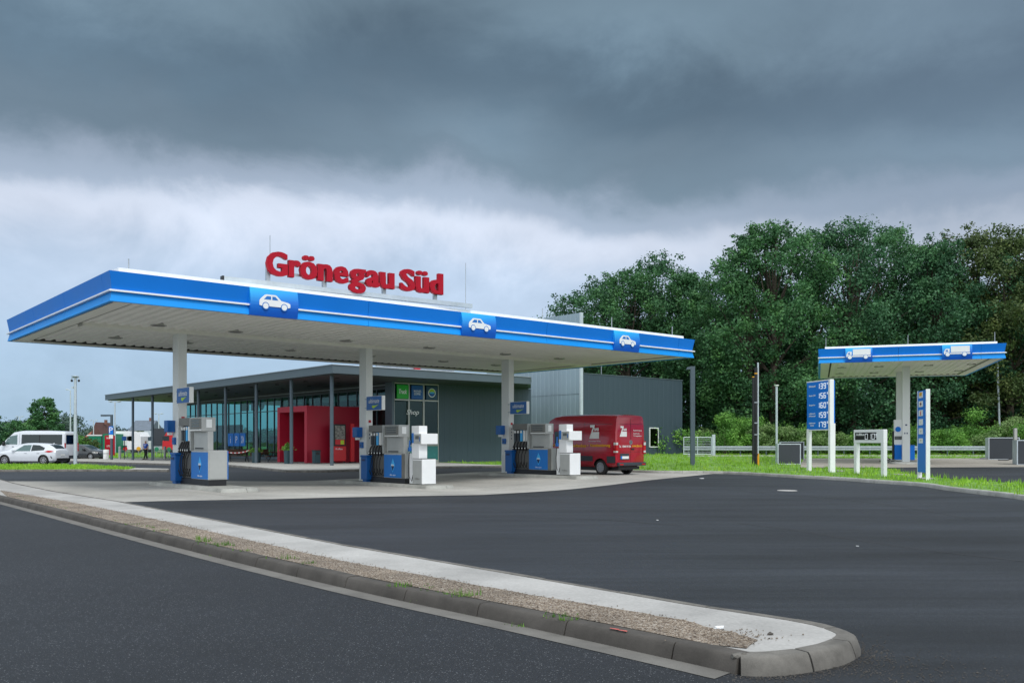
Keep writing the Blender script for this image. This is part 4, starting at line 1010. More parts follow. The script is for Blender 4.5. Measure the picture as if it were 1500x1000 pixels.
# wing + screen wall
WG=thing('service_wing','long windowless dark blue-grey clad wing to the right of the shop','building',(PX,PY,0),TH)
cladding('wall',23.3,35.4,2.5,.1,6.8,M_anth,WG,pitch=.6)
MB().box(23.3,35.4,2.76,14,.1,6.78).build('core',M_anth,WG); box('coping',M_anth2,WG,23.28,35.45,2.46,14.05,6.801,6.86)
f=MB(); f.box(31.05,32.2,2.44,2.52,2.63,2.70); f.box(31.05,32.2,2.44,2.52,1.05,1.12); f.box(31.05,31.12,2.44,2.52,1.12,2.63); f.box(32.13,32.2,2.44,2.52,1.12,2.63)
fr=f.build('window_frame',M_lbl,WG); box('pane',M_dglass,fr,31.12,32.13,2.46,2.48,1.12,2.63)
SW=thing('screen_wall','tall pale corrugated metal screen wall beside the dark wing','wall',(PX,PY,0),TH)
cladding('lower_panel',2.5,14,22.9,.1,5.2,M_ltower,SW,pitch=.5,d=.02,along='v',th=.2); cladding('upper_panel',2.5,14,22.9,5.23,11.5,M_ltower,SW,pitch=.5,d=.02,along='v',th=.2)
box('corner_trim',M_lgal,SW,22.86,23.14,2.36,2.499,.1,11.52)
box('core',M_ltower,SW,23.101,23.27,2.5,14,.1,11.5)
for u_,h in ((25.5,9.6),(25.7,9.6)): 
    pass
t=tag(MB().tube([(0,0,0),(0,0,2.2)],.03,6).build('roof_mast',M_gal,loc=(*wp(27.4,4.5),6.86)),'thin antenna mast on the dark wing roof','mast')
t=tag(MB().tube([(0,0,0),(0,0,1.5)],.03,6).build('roof_mast',M_gal,loc=(*wp(27.7,4.8),6.86)),'shorter antenna mast beside the thin mast on the dark wing','mast')
# ---------------------------------------------------------------- things in front of shop
vx,vy=wp(3.5,5.5); t=thing('vending_machine','red poster display machine beside the red entrance portal','machine',(vx,vy,.12),TH)
box('base',M_bred,t,-.45,.45,-.3,.3,.12,1.10,.02); hdv=box('poster_case',M_black,t,-.45,.45,-.25,.25,1.102,2.55,.02)
po=box('poster',mk('poster_print',(.20,.19,.17),.4,.9,7),hdv,-.34,.36,-.262,-.251,1.55,2.45); box('poster_band',M_bred,po,-.34,.36,-.266,-.2625,1.2,1.54)
for sx_ in (-.35,.35): MB().lathe([(.06,-.03),(.06,.03)],10,axis='y',c=(sx_,-.2,.06)).build('castor',M_black,t)
text(t,'Kaffee','lettering',(-.08,-.301,.93),0,.5,.12,M_w,.003)
box('price_strip',M_lime,po,.05,.3,-.269,-.2665,1.22,1.5)
vx,vy=wp(4.35,5.1); t=thing('red_pillar_sign','slim red pillar sign beside the poster display machine','sign',(vx,vy,.12),TH); box('panel',M_bred,t,-.13,.13,-.06,.06,.08,2.6,.01); box('foot',M_black,t,-.18,.18,-.15,.15,0,.079)
vx,vy=wp(1.95,5.55); t=thing('litter_bin','black upright litter bin against the red portal side wall','bin',(vx,vy,.12),TH); box('body',M_pot,t,-.20,.20,-.2,.2,.0,.78,.02); box('rim',M_black,t,-.22,.22,-.22,.22,.781,.86,.01); box('opening',M_black,t,-.13,.13,-.205,-.201,.55,.72)
def planter(px_,py_,r_,h,leaf,ph,label,seed):
    p=G(px_,py_,.12); t=thing('planter',label,'planter',p,0,'planters with plants')
    MB().lathe([(r_*.86,0),(r_,h),(r_*.92,h),(r_*.9,h-.04),(0,h-.04)],20).build('pot',M_pot,t,smooth=40)
    rr=random.Random(seed); mb=MB()
    for i in range(260):
        a=rr.uniform(0,6.28); d=abs(rr.gauss(0,r_*.8)); z=h+rr.uniform(0,ph)*(1-d/(r_*3)); s=rr.uniform(.04,.09); x,y=math.cos(a)*d,math.sin(a)*d
        n=Vector((rr.gauss(0,1),rr.gauss(0,1),rr.gauss(0,1))).normalized(); e=n.orthogonal().normalized(); f_=n.cross(e)
        mb.add([Vector((x,y,z))+e*s,Vector((x,y,z))+f_*s*.5,Vector((x,y,z))-e*s,Vector((x,y,z))-f_*s*.5],[(0,1,2,3)])
    mb.build('plant',leaf,t,fixn=False)
planter(421,679,.23,.86,M_bush,.5,'tall grey planter with yellow-green plant at the red portal',1)
planter(375.5,677.5,.32,.72,M_bush,.4,'wide grey planter with bushy green plant in front of the shop glass',2)
def picnic(px_,py_,rot,label):
    p=G(px_,py_,.12); t=thing('picnic_bench',label,'bench',p,rot,'picnic benches in front of the shop')
    box('table_top',M_tan,t,-.9,.9,-.35,.35,.70,.75); 
    for s in (-1,1):
        box('seat',M_tan,t,-.9,.9,s*.75-.14,s*.75+.14,.42,.46)
    for s in (-.65,.65):
        l=MB(); l.tube([(s,-.7,0),(s,-.15,.70)],.04,6); l.tube([(s,.7,0),(s,.15,.70)],.04,6); l.tube([(s,-.8,.40),(s,.8,.40)],.03,6); l.build('leg',M_dgrey,t)
    box('backrest',M_tan,t,-.9,.9,.86,.90,.5,.95)
picnic(349,675.5,R(25),'brown picnic bench behind the red and white tape'); picnic(393,676.5,R(60),'brown picnic bench between the planter and the red portal')
p0=G(331,676,.12); p1=G(372,677,.12); 
mb=MB(); rr=14
for i in range(rr):
    t0,t1=i/rr,(i+1)/rr; a=Vector(p0).lerp(Vector(p1),t0); b=Vector(p0).lerp(Vector(p1),t1)
    h0=.72-.16*math.sin(math.pi*t0)+.18*t0; h1=.72-.16*math.sin(math.pi*t1)+.18*t1; nn=Vector((.0,.004,0))
    mb.add([a+Vector((0,-.35,h0)),b+Vector((0,-.35,h1)),b+Vector((0,-.35,h1+.07)),a+Vector((0,-.35,h0+.07)),a+Vector((0,-.345,h0)),b+Vector((0,-.345,h1)),b+Vector((0,-.345,h1+.07)),a+Vector((0,-.345,h0+.07))],[(0,1,2,3),(4,7,6,5),(0,4,5,1),(3,2,6,7)],i%2)
o=mb.build('barrier_tape',[M_bred,M_lbl],fixn=False); tag(o,'red and white striped barrier tape strung before the shop glass','tape')
# ---------------------------------------------------------------- vehicles
def st_at(S,x):
    if x<=S[0][0]: return S[0][1:]
    for i in range(1,len(S)):
        if x<=S[i][0]:
            k=(x-S[i-1][0])/(S[i][0]-S[i-1][0]); return tuple(a+(b-a)*k for a,b in zip(S[i-1][1:],S[i][1:]))
    return S[-1][1:]
def half_ring(s):
    zb,zt,w,zs,tum,rr=s  # bottom, top, half width at belt, shoulder(belt) z, tumblehome width fraction at top, roof radius
    zs=min(zs,zt-.12); wt=w*(1-tum)
    P=[(0,zb),(w*.86,zb),(w*.97,zb+.10),(w,zb+.30*(zs-zb)+.08),(w,zs-.03),(w*.985,zs),(wt+(w-wt)*.45,zs+(zt-rr-zs)*.5),(wt,zt-rr),(wt-rr*.30,zt-rr*.30),(wt-rr,zt),(wt*.45,zt+.025),(0,zt+.03)]
    return P
def side_y(S,x,z):
    P=half_ring(st_at(S,x))[2:9]
    if z<=P[0][1]: return P[0][0]
    for i in range(1,len(P)):
        if z<=P[i][1]:
            k=(z-P[i-1][1])/max(1e-6,P[i][1]-P[i-1][1]); return P[i-1][0]+(P[i][0]-P[i-1][0])*k
    return P[-1][0]
def top_z(S,x,y):
    P=half_ring(st_at(S,x))[7:]; y=abs(y)
    for i in range(len(P)-1):
        if y>=P[i+1][0]:
            k=(y-P[i+1][0])/max(1e-6,P[i][0]-P[i+1][0]); return P[i+1][1]+(P[i][1]-P[i+1][1])*min(1,k)
    return P[-1][1]
def densify(S,step=.12):
    out=[]
    for i in range(len(S)-1):
        n=max(1,int((S[i+1][0]-S[i][0])/step))
        for k in range(n): out.append((S[i][0]+(S[i+1][0]-S[i][0])*k/n,)+st_at(S,S[i][0]+(S[i+1][0]-S[i][0])*k/n+1e-9))
    out.append(S[-1]); return out
def body(name,S,mat,par,arches=(),smooth=32):
    D_=S; mb=MB(); n=None; vs=[]
    for s in D_:
        P=half_ring(s[1:]); ring=[(s[0],y,z) for y,z in P]+[(s[0],-y,z) for y,z in P[-2:0:-1]]; n=len(ring); vs+=ring
    fs=[]
    for i in range(len(D_)-1):
        for j in range(n): fs.append((i*n+j,i*n+(j+1)%n,(i+1)*n+(j+1)%n,(i+1)*n+j))
    fs.append(tuple(range(n))); fs.append(tuple((len(D_)-1)*n+j for j in range(n-1,-1,-1)))
    o=mb.add(vs,fs).build(name,mat,None,smooth=smooth)
    if arches:
        c=MB(); 
        for (xx,zc,r,w) in arches:
            for s_ in (1,-1):
                a,b=sorted((s_*(w-.30),s_*(w+.25))); c.lathe([(r,a),(r,b)],30,axis='y',c=(xx,0,zc))
        cu=c.build('cutter',M_black); m=o.modifiers.new('b','BOOLEAN'); m.object=cu; m.operation='DIFFERENCE'; m.solver='EXACT'; m.material_mode='TRANSFER'
        bpy.context.view_layer.update(); nm=bpy.data.meshes.new_from_object(o.evaluated_get(bpy.context.evaluated_depsgraph_get())); o.modifiers.clear(); o.data=nm
        bpy.data.objects.remove(cu); nm.polygons.foreach_set('use_smooth',[True]*len(nm.polygons)); nm.set_sharp_from_angle(angle=R(smooth))
    o.parent=par
    return o
def wheel(par,x,y,r,w,side,spokes=7,mat=None):
    t=MB().lathe([(r*.62,-w/2),(r*.9,-w/2),(r,-w*.36),(r,w*.36),(r*.9,w/2),(r*.62,w/2)],28,axis='y',closed=True).build('wheel',M_rub,par,smooth=40,loc=(x,y-side*w/2,r))
    rim=MB(); rim.lathe([(r*.60,-.01),(r*.66,side*w*.50),(r*.60,side*w*.52),(r*.57,side*w*.30),(0,side*w*.30)],28,axis='y')
    for k in range(spokes):
        a=2*math.pi*k/spokes; c,s=math.cos(a),math.sin(a); wd_=r*.075
        P=[(c*r*.12-s*wd_*1.3,s*r*.12+c*wd_*1.3),(c*r*.6-s*wd_,s*r*.6+c*wd_),(c*r*.6+s*wd_,s*r*.6-c*wd_),(c*r*.12+s*wd_*1.3,s*r*.12-c*wd_*1.3)]
        rim.prism(P,'y',side*w*.32,side*w*.45)
    rim.lathe([(r*.18,side*w*.3),(r*.18,side*w*.47),(0,side*w*.49)],14,axis='y')
    rm=rim.build('rim',mat or M_rim,t,smooth=35); MB().lathe([(0,side*w*.305),(r*.56,side*w*.305),(r*.56,side*w*.315),(0,side*w*.315)],24,axis='y').build('brake_disc',M_black,rm)
    return t
def sideq(S,poly,name,mat,par,side,off=.006,cell=.12): return drape(name,poly,lambda x,z:(x,side*(side_y(S,x,z)+off),z),mat,par,cell)
def topq(S,poly,name,mat,par,off=.006,cell=.1): return drape(name,poly,lambda x,y:(x,y,top_z(S,x,y)+off),mat,par,cell)
def hatch(label,paint,loc,rot,dark=False,plate=True):
    t=thing('parked_car',label,'car',loc,rot)
    S=[(-2.16,.40,.86,.72,.80,.02,.05),(-2.13,.30,.98,.82,.88,.05,.06),(-2.03,.24,1.06,.88,.90,.10,.08),(-1.80,.20,1.26,.90,.92,.20,.10),(-1.55,.18,1.37,.91,.93,.22,.10),(-1.1,.17,1.43,.915,.93,.23,.10),(-.4,.17,1.465,.915,.91,.23,.10),(.1,.17,1.455,.915,.90,.23,.10),(.45,.17,1.39,.915,.90,.21,.10),(.9,.17,1.16,.91,.90,.12,.09),(1.18,.18,1.00,.91,.88,.06,.08),(1.6,.19,.93,.90,.82,.05,.08),(1.95,.20,.84,.86,.74,.05,.08),(2.12,.24,.72,.78,.62,.05,.06),(2.2,.30,.62,.66,.55,.03,.05)]
    bd=body('body',densify(S,.1),paint,t,[(-1.32,.33,.375,.915),(1.38,.33,.375,.915)])
    for s in (1,-1):
        sideq(S,[(.72,.93),(.10,1.34),(-.42,1.36),(-.40,.94)],'window',M_cglass,bd,s); sideq(S,[(-.46,.94),(-.48,1.36),(-.95,1.34),(-1.38,1.16),(-1.34,1.0)],'window',M_dglass,bd,s)
        sideq(S,[(-1.88,.98),(-1.60,.98),(-1.40,.90),(-1.66,.84),(-2.02,.86),(-2.02,.96)],'tail_light',M_tail,bd,s)
        sideq(S,[(1.55,.72),(1.98,.64),(1.95,.74),(1.62,.82)],'headlight',M_lamp,bd,s)
        m=MB().box(.62,.80,s*.92,s*1.04,.92,1.04,b=.03).build('wing_mirror',paint if not dark else M_black,bd,smooth=40)
        sideq(S,[(-1.95,.45),(-1.85,.60),(-1.80,.58),(-1.9,.42)],'bumper_vent',M_black,bd,s)
        sideq(S,[(-1.0,.20),(.95,.20),(.95,.26),(-1.0,.26)],'sill',M_black,bd,s)
        for dx in (-.2,-1.05): sideq(S,[(dx,.78),(dx+.18,.78),(dx+.18,.81),(dx,.81)],'door_handle',M_rim,bd,s,.02)
        for (xx) in (-1.32,1.38):
            wheel(t,xx,s*.905,.325,.21,s)
    topq(S,[(-2.02,-.55),(-2.02,.55),(-1.62,.60),(-1.62,-.60)],'rear_window',M_dglass,bd); topq(S,[(.42,-.62),(.42,.62),(1.08,.66),(1.08,-.66)],'windscreen',M_cglass,bd)
    box('number_plate',M_lbl,bd,-2.172,-2.162,-.26,.26,.62,.73); MB().box(-2.2,-2.0,-.72,.72,.26,.46,b=.04).build('rear_bumper',M_black,bd,smooth=40)
    MB().prism([(-1.45,1.45),(-1.62,1.50),(-1.58,1.44)],'y',-.02,.02).build('roof_fin',paint,bd)
    return t
def boxvan(name,label,cat,paint,S,loc,rot,wheels,r,wins,rear,extras=None):
    t=thing(name,label,cat,loc,rot); bd=body('body',densify(S,.15),paint,t,[(xx,r,r*1.2,side_y(S,xx,.6)) for xx in wheels])
    for s in (1,-1):
        for (poly,mat,nm) in wins: sideq(S,poly,nm,mat,bd,s)
        for xx in wheels: wheel(t,xx,s*(side_y(S,xx,.5)-.02),r,.22,s,12)
    return t,bd
# red high-roof van; local +x = forward = +v direction
VS=[(0,.50,2.60,.90,2.0,.06,.12),(.05,.42,2.68,.965,2.0,.08,.14),(.25,.38,2.72,.985,2.0,.09,.16),(1.5,.36,2.76,.99,2.0,.09,.16),(3.6,.36,2.76,.99,2.0,.09,.16),(4.1,.36,2.72,.99,1.95,.10,.18),(4.5,.36,2.58,.985,1.6,.14,.18),(4.75,.36,2.30,.98,1.4,.14,.16),(5.1,.36,1.78,.97,1.15,.12,.12),(5.4,.36,1.30,.95,1.1,.06,.10),(5.75,.36,1.12,.90,1.0,.05,.10),(5.9,.40,.95,.80,.85,.04,.06)]
vc=(4.63+UX*.99,39.6+UY*.99)
van,vb_=boxvan('delivery_van','dark red high roof panel van with white logo parked at the right pump','van',M_vred,VS,(vc[0],vc[1],0.0),TH+R(90),[.98+.02,4.65],.345,
    [([(4.15,1.40),(5.0,1.40),(4.70,1.95),(4.15,2.0)],M_cglass,'window'),([(3.1,1.42),(3.98,1.42),(3.98,2.0),(3.1,2.0)],M_dglass,'window')],None)
for s in (1,-1):
    sideq(VS,[(1.44,.62),(4.2,.62),(4.2,.86),(1.44,.86)],'side_moulding',M_dgrey,vb_,s,.012); sideq(VS,[(.06,.55),(.56,.55),(.56,.86),(.06,.86)],'side_moulding',M_dgrey,vb_,s,.012)
    sideq(VS,[(4.55,1.46),(4.62,1.46),(4.62,1.6),(4.55,1.6)],'mirror_arm',M_black,vb_,s,.02)
    MB().box(4.75,4.95,s*1.02,s*1.24,1.45,1.85,b=.03).build('wing_mirror',M_black,vb_,smooth=40)
    for xx in (2.0,3.05,): sideq(VS,[(xx,.62),(xx+.014,.62),(xx+.014,2.45),(xx,2.45)],'panel_seam',M_black,vb_,s,.003)
    sideq(VS,[(.25,2.30),(4.0,2.30),(4.0,2.315),(.25,2.315)],'roof_seam',M_black,vb_,s,.003)
# tail lights wrap at rear corners
for s in (1,-1):
    l=MB().box(-.025,.14,s*.86,s*.985,.98,1.52,b=.02).build('tail_light',M_tail,vb_,smooth=40); MB().box(-.03,.145,s*.862,s*.989,1.36,1.48,b=.01).build('reversing_lens',M_lamp,l); MB().box(-.03,.145,s*.862,s*.989,1.02,1.10,b=.01).build('indicator_lens',M_lamp,l)
# rear face details: x<0 side, facing -x. text rotation: reader looks +x, right-hand = -y  => rot -90
rb=MB(); rb.box(-.12,.0,-.93,.93,.42,.58,b=.03); rb.build('rear_bumper',M_dgrey,vb_,smooth=40)
for s in (1,-1): MB().box(-.13,-.121,s*.62,s*.85,.46,.52).build('bumper_reflector',M_tail,vb_)
MB().prism([(-.008,.62),(.002,.62),(.002,2.58),(-.008,2.58)],'y',-.006,.006).build('door_seam',M_black,vb_)
dp=MB()
for (a,b,c,d) in ((-.78,.78,2.30,2.312),(-.78,.78,1.05,1.06)): dp.box(-.004,0.0,a,b,c,d)
dp.build('door_crease',M_black,vb_)
box('plate_recess',M_dgrey,vb_,-.02,-.001,.12,.72,.70,.98); pl=box('number_plate',M_lbl,vb_,-.030,-.021,.16,.68,.74,.86); box('plate_band',M_blue,pl,-.032,-.0305,.60,.68,.74,.86)
box('door_handle',M_black,vb_,-.03,-.001,-.22,-.04,1.15,1.21)
em=MB(); ring=[(math.cos(t*math.pi/8),math.sin(t*math.pi/8)) for t in range(16)]
em.lathe([(.085,-.012),(.10,-.012),(.10,.0),(.085,.0),(.085,-.012)],20,axis='x'); 
for k in range(3):
    a=math.pi/2+k*2.094; em.prism([(math.cos(a)*.09,math.sin(a)*.09),(math.cos(a+.5)*.018,math.sin(a+.5)*.018),(math.cos(a-.5)*.018,math.sin(a-.5)*.018)],'x',-.012,0)
em.build('round_badge',M_rim,vb_,loc=(-.004,0,1.48))
def zlogo(par,loc,rot,s):
    # big Z with a block below and small letters above it
    o=MB(); P=[(-.5,.62),(.0,.62),(.0,.50),(-.22,.05),(.5,.05),(.5,-.5),(-.62,-.5),(-.20,.42),(-.5,.42)]
    o=o.prism([(x*s,z*s) for x,z in P],'y',-.004,0).build('logo',M_lbl,par,loc=loc,rotz=rot)
    text(o,'BAB','logo_lettering',(.22*s,-.0005,.26*s),0,.5*s,.26*s,M_lbl,.004,bold=.04)
    return o
zlogo(vb_,(-.006,.48,1.95),R(-90),.42)
text(vb_,'Kanalreinigung','door_lettering',(-.004,-.45,2.02),R(-90),.56,.07,M_lbl,.003,bold=.01); text(vb_,'Sanierung','door_lettering',(-.004,-.38,1.88),R(-90),.40,.07,M_lbl,.003,bold=.01); text(vb_,'TV-Inspektion','door_lettering',(-.004,-.45,1.77),R(-90),.56,.07,M_lbl,.003,bold=.01)
text(vb_,'Tel.','door_lettering',(-.004,.70,1.30),R(-90),.14,.10,M_lbl,.003,bold=.01); text(vb_,'05404 91130','door_lettering',(-.004,.28,1.30),R(-90),.55,.10,M_lbl,.003,bold=.02); text(vb_,'www.zbau.de','door_lettering',(-.004,-.42,1.33),R(-90),.68,.12,M_yel,.003,bold=.02)
# left side (local +y side faces -u). reader on +y side: x to the right = -x ... rotation 180
yS=side_y(VS,2.0,1.7)+.008
zlogo(vb_,(1.30,side_y(VS,1.3,1.9)+.012,1.93),R(180),.56)
text(vb_,'Kanalsanierung','side_lettering',(.95,yS+.004,1.33),R(180),1.25,.17,M_yel,.004,bold=.03); text(vb_,'•Medienbau •','side_lettering',(2.32,yS+.004,1.33),R(180),1.25,.15,M_yel,.004,bold=.03); text(vb_,'Rohrleitungsbau','side_lettering',(3.75,yS+.004,1.33),R(180),1.3,.15,M_yel,.004,bold=.03)
text(vb_,'Zimmermann & Bau','side_lettering',(1.30,yS+.006,1.54),R(180),.75,.05,M_lbl,.003)
MB().box(.1,.55,-.70,.70,.25,.38).build('underbody',M_black,van); MB().box(.6,5.6,-.7,.7,.2,.37).build('underbody',M_black,van)
# white hatchback and cars at left
p=G(47,680.3); white=hatch('white five-door hatchback parked in front of the white minibus','x' and M_carw,(p[0],p[1],p[2]),R(180-3))
p2=G(118,673.3); dark=hatch('black hatchback parked behind the steel camera pole',M_carb,(p2[0]+.1,p2[1]+.5,p2[2]),R(-12),dark=True)
TS=[(0,.5,2.15,.86,1.2,.05,.10),(.04,.4,2.24,.93,1.2,.08,.12),(.25,.35,2.33,.955,1.25,.10,.14),(1.5,.32,2.38,.96,1.25,.11,.14),(3.3,.32,2.38,.96,1.25,.11,.14),(3.9,.32,2.28,.96,1.25,.12,.14),(4.4,.32,1.85,.95,1.2,.12,.12),(4.8,.32,1.38,.93,1.1,.06,.10),(5.2,.34,1.18,.86,1.0,.05,.08),(5.35,.4,.95,.76,.85,.04,.06)]
bx=G(106,678.5); 
mini,mb_=boxvan('minibus','white high minibus with tinted side windows parked behind the white hatchback','van',M_carw,TS,(-32.3,65.1,-.08),R(180-4),[.95,4.05],.34,
   [([(.18,1.38),(3.25,1.38),(3.25,2.12),(.20,2.12)],M_dglass,'window'),([(3.55,1.40),(4.60,1.40),(4.25,1.98),(3.58,2.10)],M_cglass,'window')],None)
for s in (1,-1):
    sideq(TS,[(1.85,1.40),(1.92,1.40),(1.92,2.10),(1.85,2.10)],'window_bar',M_black,mb_,s,.01); sideq(TS,[(3.4,.5),(3.415,.5),(3.415,2.2),(3.4,2.2)],'door_seam',M_black,mb_,s,.004); sideq(TS,[(3.8,1.22),(3.95,1.22),(3.95,1.26),(3.8,1.26)],'door_handle',M_black,mb_,s,.015)
    MB().box(4.4,4.55,s*.98,s*1.18,1.3,1.6,b=.03).build('wing_mirror',M_black,mb_,smooth=40)
    sideq(TS,[(.9,.5),(4.0,.5),(4.0,.62),(.9,.62)],'side_moulding',M_lgal,mb_,s,.01)
MB().box(-.02,.1,-.88,-.78,.9,1.5,b=.01).build('tail_light',M_tail,mb_); MB().box(-.02,.1,.78,.88,.9,1.5,b=.01).build('tail_light',M_tail,mb_)
MB().box(-.08,.0,-.88,.88,.4,.6,b=.02).build('rear_bumper',M_dgrey,mb_); MB().box(-.012,.0,-.72,.72,1.42,2.1,b=.004).build('rear_window',M_dglass,mb_) 
# second white van mostly hidden at the frame edge
t2=dup(mini,(-39.6,66.9,-.08),R(180-4),'white van roof just visible at the left frame edge behind the minibus')
# ---------------------------------------------------------------- person
def skinmesh(name,V,E,Rr,mat,par=None,sub=2):
    me=bpy.data.meshes.new(name); me.from_pydata(V,E,[]); o=bpy.data.objects.new(name,me); COL.objects.link(o)
    m=o.modifiers.new('s','SKIN'); 
    for i,r_ in enumerate(Rr): 
        sv=me.skin_vertices[0].data[i] if me.skin_vertices else None
        if sv: sv.radius=(r_,r_) if not isinstance(r_,tuple) else r_
    if me.skin_vertices: me.skin_vertices[0].data[0].use_root=True
    m2=o.modifiers.new('u','SUBSURF'); m2.levels=sub; m2.render_levels=sub
    bpy.context.view_layer.update(); ev=o.evaluated_get(bpy.context.evaluated_depsgraph_get()); nm=bpy.data.meshes.new_from_object(ev); bpy.data.objects.remove(o)
    nm.materials.clear(); nm.materials.append(mat); 
    for p in nm.polygons: p.use_smooth=True; p.material_index=0
    ob=bpy.data.objects.new(name,nm); COL.objects.link(ob); ob.parent=par; return ob
def person(loc,rot,label):
    t=thing('person',label,'person',loc,rot)
    # facing -y
    V=[(0,0,.95),(0,0,1.15),(0,.01,1.38),(0,0,1.50),(0,-.02,1.60),(0,-.03,1.70), # 0-5 pelvis..head
       (.19,0,1.40),(.25,.03,1.14),(.27,-.04,.90),(.27,-.07,.82),(-.19,0,1.40),(-.25,-.02,1.14),(-.26,-.10,.92),(-.26,-.13,.84), #6-13 arms
       (.10,0,.88),(.10,-.05,.50),(.09,.06,.10),(.10,-.06,.03),(-.10,0,.88),(-.09,.02,.50),(-.08,-.12,.10),(-.09,-.24,.04)]
    E=[(0,1),(1,2),(2,3),(3,4),(4,5),(2,6),(6,7),(7,8),(8,9),(2,10),(10,11),(11,12),(12,13),(0,14),(14,15),(15,16),(16,17),(0,18),(18,19),(19,20),(20,21)]
    Rr=[(.15,.11),(.145,.10),(.17,.11),.06,(.085,.10),(.075,.09),.065,.047,.035,(.045,.025),.065,.047,.035,(.045,.025),.09,.06,.042,.04,.09,.06,.042,.04]
    b_=skinmesh('body',V,E,Rr,M_skin,t)
    k=[0,1,2,6,7,10,11]; sh=skinmesh('shirt',[V[i] if i not in(7,11) else tuple(Vector(V[i]).lerp(Vector(V[i-1]),.35)) for i in k],[(0,1),(1,2),(2,3),(3,4),(2,5),(5,6)],[(.175,.135),(.165,.125),(.19,.13),.085,.070,.085,.070],M_shirt,t)
    k=[0,14,15,16,18,19,20]; skinmesh('trousers',[V[i] for i in k],[(0,1),(1,2),(2,3),(0,4),(4,5),(5,6)],[(.16,.125),.105,.075,.06,.105,.075,.06],M_trous,t)
    skinmesh('hair',[(0,.0,1.62),(0,0,1.73)],[(0,1)],[(.088,.09),(.085,.09)],M_hair,t)
    for s in (.10,-.09): MB().box(s-.05,s+.05,-.16 if s>0 else -.34,.09 if s>0 else -.06,0,.08,b=.02).build('shoe',M_black,t)
    MB().box(-.12,.12,-.142,-.135,1.27,1.33).build('shirt_print',M_lbl,t)
    return t
p=G(213.5,673.0,.12); person(p,R(-20),'person in blue t-shirt and black trousers walking between two shop posts')
# ---------------------------------------------------------------- trees
def leaves(mb_pts,size,rr,n,aspect=.7):
    pass
def crown(name,blobs,nleaf,size,mat,par,seed,flat=.35):
    rg=np.random.default_rng(seed)
    B=np.array(blobs); vol=B[:,3]*B[:,4]*B[:,5]; vol=vol**.75; pr=vol/vol.sum()
    idx=rg.choice(len(B),nleaf,p=pr); d=rg.normal(size=(nleaf,3)); d/=np.linalg.norm(d,axis=1)[:,None]
    rad=rg.random(nleaf)**.5
    # lumpy surface
    lump=1+.22*np.sin(d[:,0]*5+idx*1.3)*np.sin(d[:,1]*6+idx*.7)+.16*np.sin(d[:,2]*9+d[:,0]*7+idx)
    C=B[idx,:3]+d*B[idx,3:6]*(rad*lump)[:,None]
    nrm=d*.85+rg.normal(size=(nleaf,3))*.75+np.array([0,0,.4]); nrm/=np.linalg.norm(nrm,axis=1)[:,None]
    a=rg.normal(size=(nleaf,3)); e=np.cross(nrm,a); e/=np.linalg.norm(e,axis=1)[:,None]; f=np.cross(nrm,e)
    s=size*rg.uniform(.55,1.35,nleaf)[:,None]
    V=np.empty((nleaf,4,3)); V[:,0]=C+e*s; V[:,1]=C+f*s*.62+e*s*.1; V[:,2]=C-e*s*.9; V[:,3]=C-f*s*.62
    me=bpy.data.meshes.new(name); me.vertices.add(nleaf*4); me.vertices.foreach_set('co',V.ravel()); me.loops.add(nleaf*4); me.loops.foreach_set('vertex_index',np.arange(nleaf*4)); me.polygons.add(nleaf)
    me.polygons.foreach_set('loop_start',np.arange(nleaf)*4); me.update(calc_edges=True); me.materials.append(mat)
    o=bpy.data.objects.new(name,me); COL.objects.link(o); o.parent=par; return o
def tree(name,label,loc,h,w,mat,seed,nleaf=11000,size=.26,crownbase=.22,group=None,top=1.0,cat='tree',trunk_r=None,skew=0):
    t=thing(name,label,cat,loc,0,group); rr=random.Random(seed)
    tr=trunk_r or h*.016; mb=MB(); bend=[rr.uniform(-.03,.03)*h for _ in range(4)]
    pts=[(0,0,-.3),(bend[0]*.4,bend[1]*.4,h*.25),(bend[0],bend[1],h*.5),(bend[2]+skew*.5,bend[3],h*.86)]
    mb.tube(pts,[tr*1.3,tr,tr*.72,tr*.15],8)
    blobs=[]; nb=54
    for i in range(nb):
        zf=crownbase+(1-crownbase)*((i+.5)/nb); zf+=rr.uniform(-.03,.03)
        prof=math.sin(math.pi*min(1,max(0.02,(zf-crownbase*.6+.05)/(1.04-crownbase*.6)))**.9)**.62
        a=i*2.4+rr.uniform(-.5,.5); R_=w*.5*prof*rr.uniform(.45,.85)
        x,y=math.cos(a)*R_+skew*zf,math.sin(a)*R_; z=h*min(.94,zf)*top
        br=w*rr.uniform(.075,.13)*(.6+.5*prof); blobs.append((x,y,z,br,br,br*rr.uniform(.7,1.0)))
        zs=z*rr.uniform(.55,.75); mb.tube([(bend[0]*.7,bend[1]*.7,zs),(x*.5,y*.5,(zs+z)*.5),(x,y,z)],[tr*.34,tr*.2,tr*.05],5)
        for q in range(2):
            aa=rr.uniform(0,6.28); b2=br*rr.uniform(.4,.65); blobs.append((x+math.cos(aa)*br*1.0,y+math.sin(aa)*br*1.0,z+rr.uniform(-.2,1.0)*br,b2,b2,b2*.8))
    mb.build('trunk',M_bark,t,smooth=60)
    crown('crown',blobs,nleaf,size,mat,t,seed,.3)
    return t
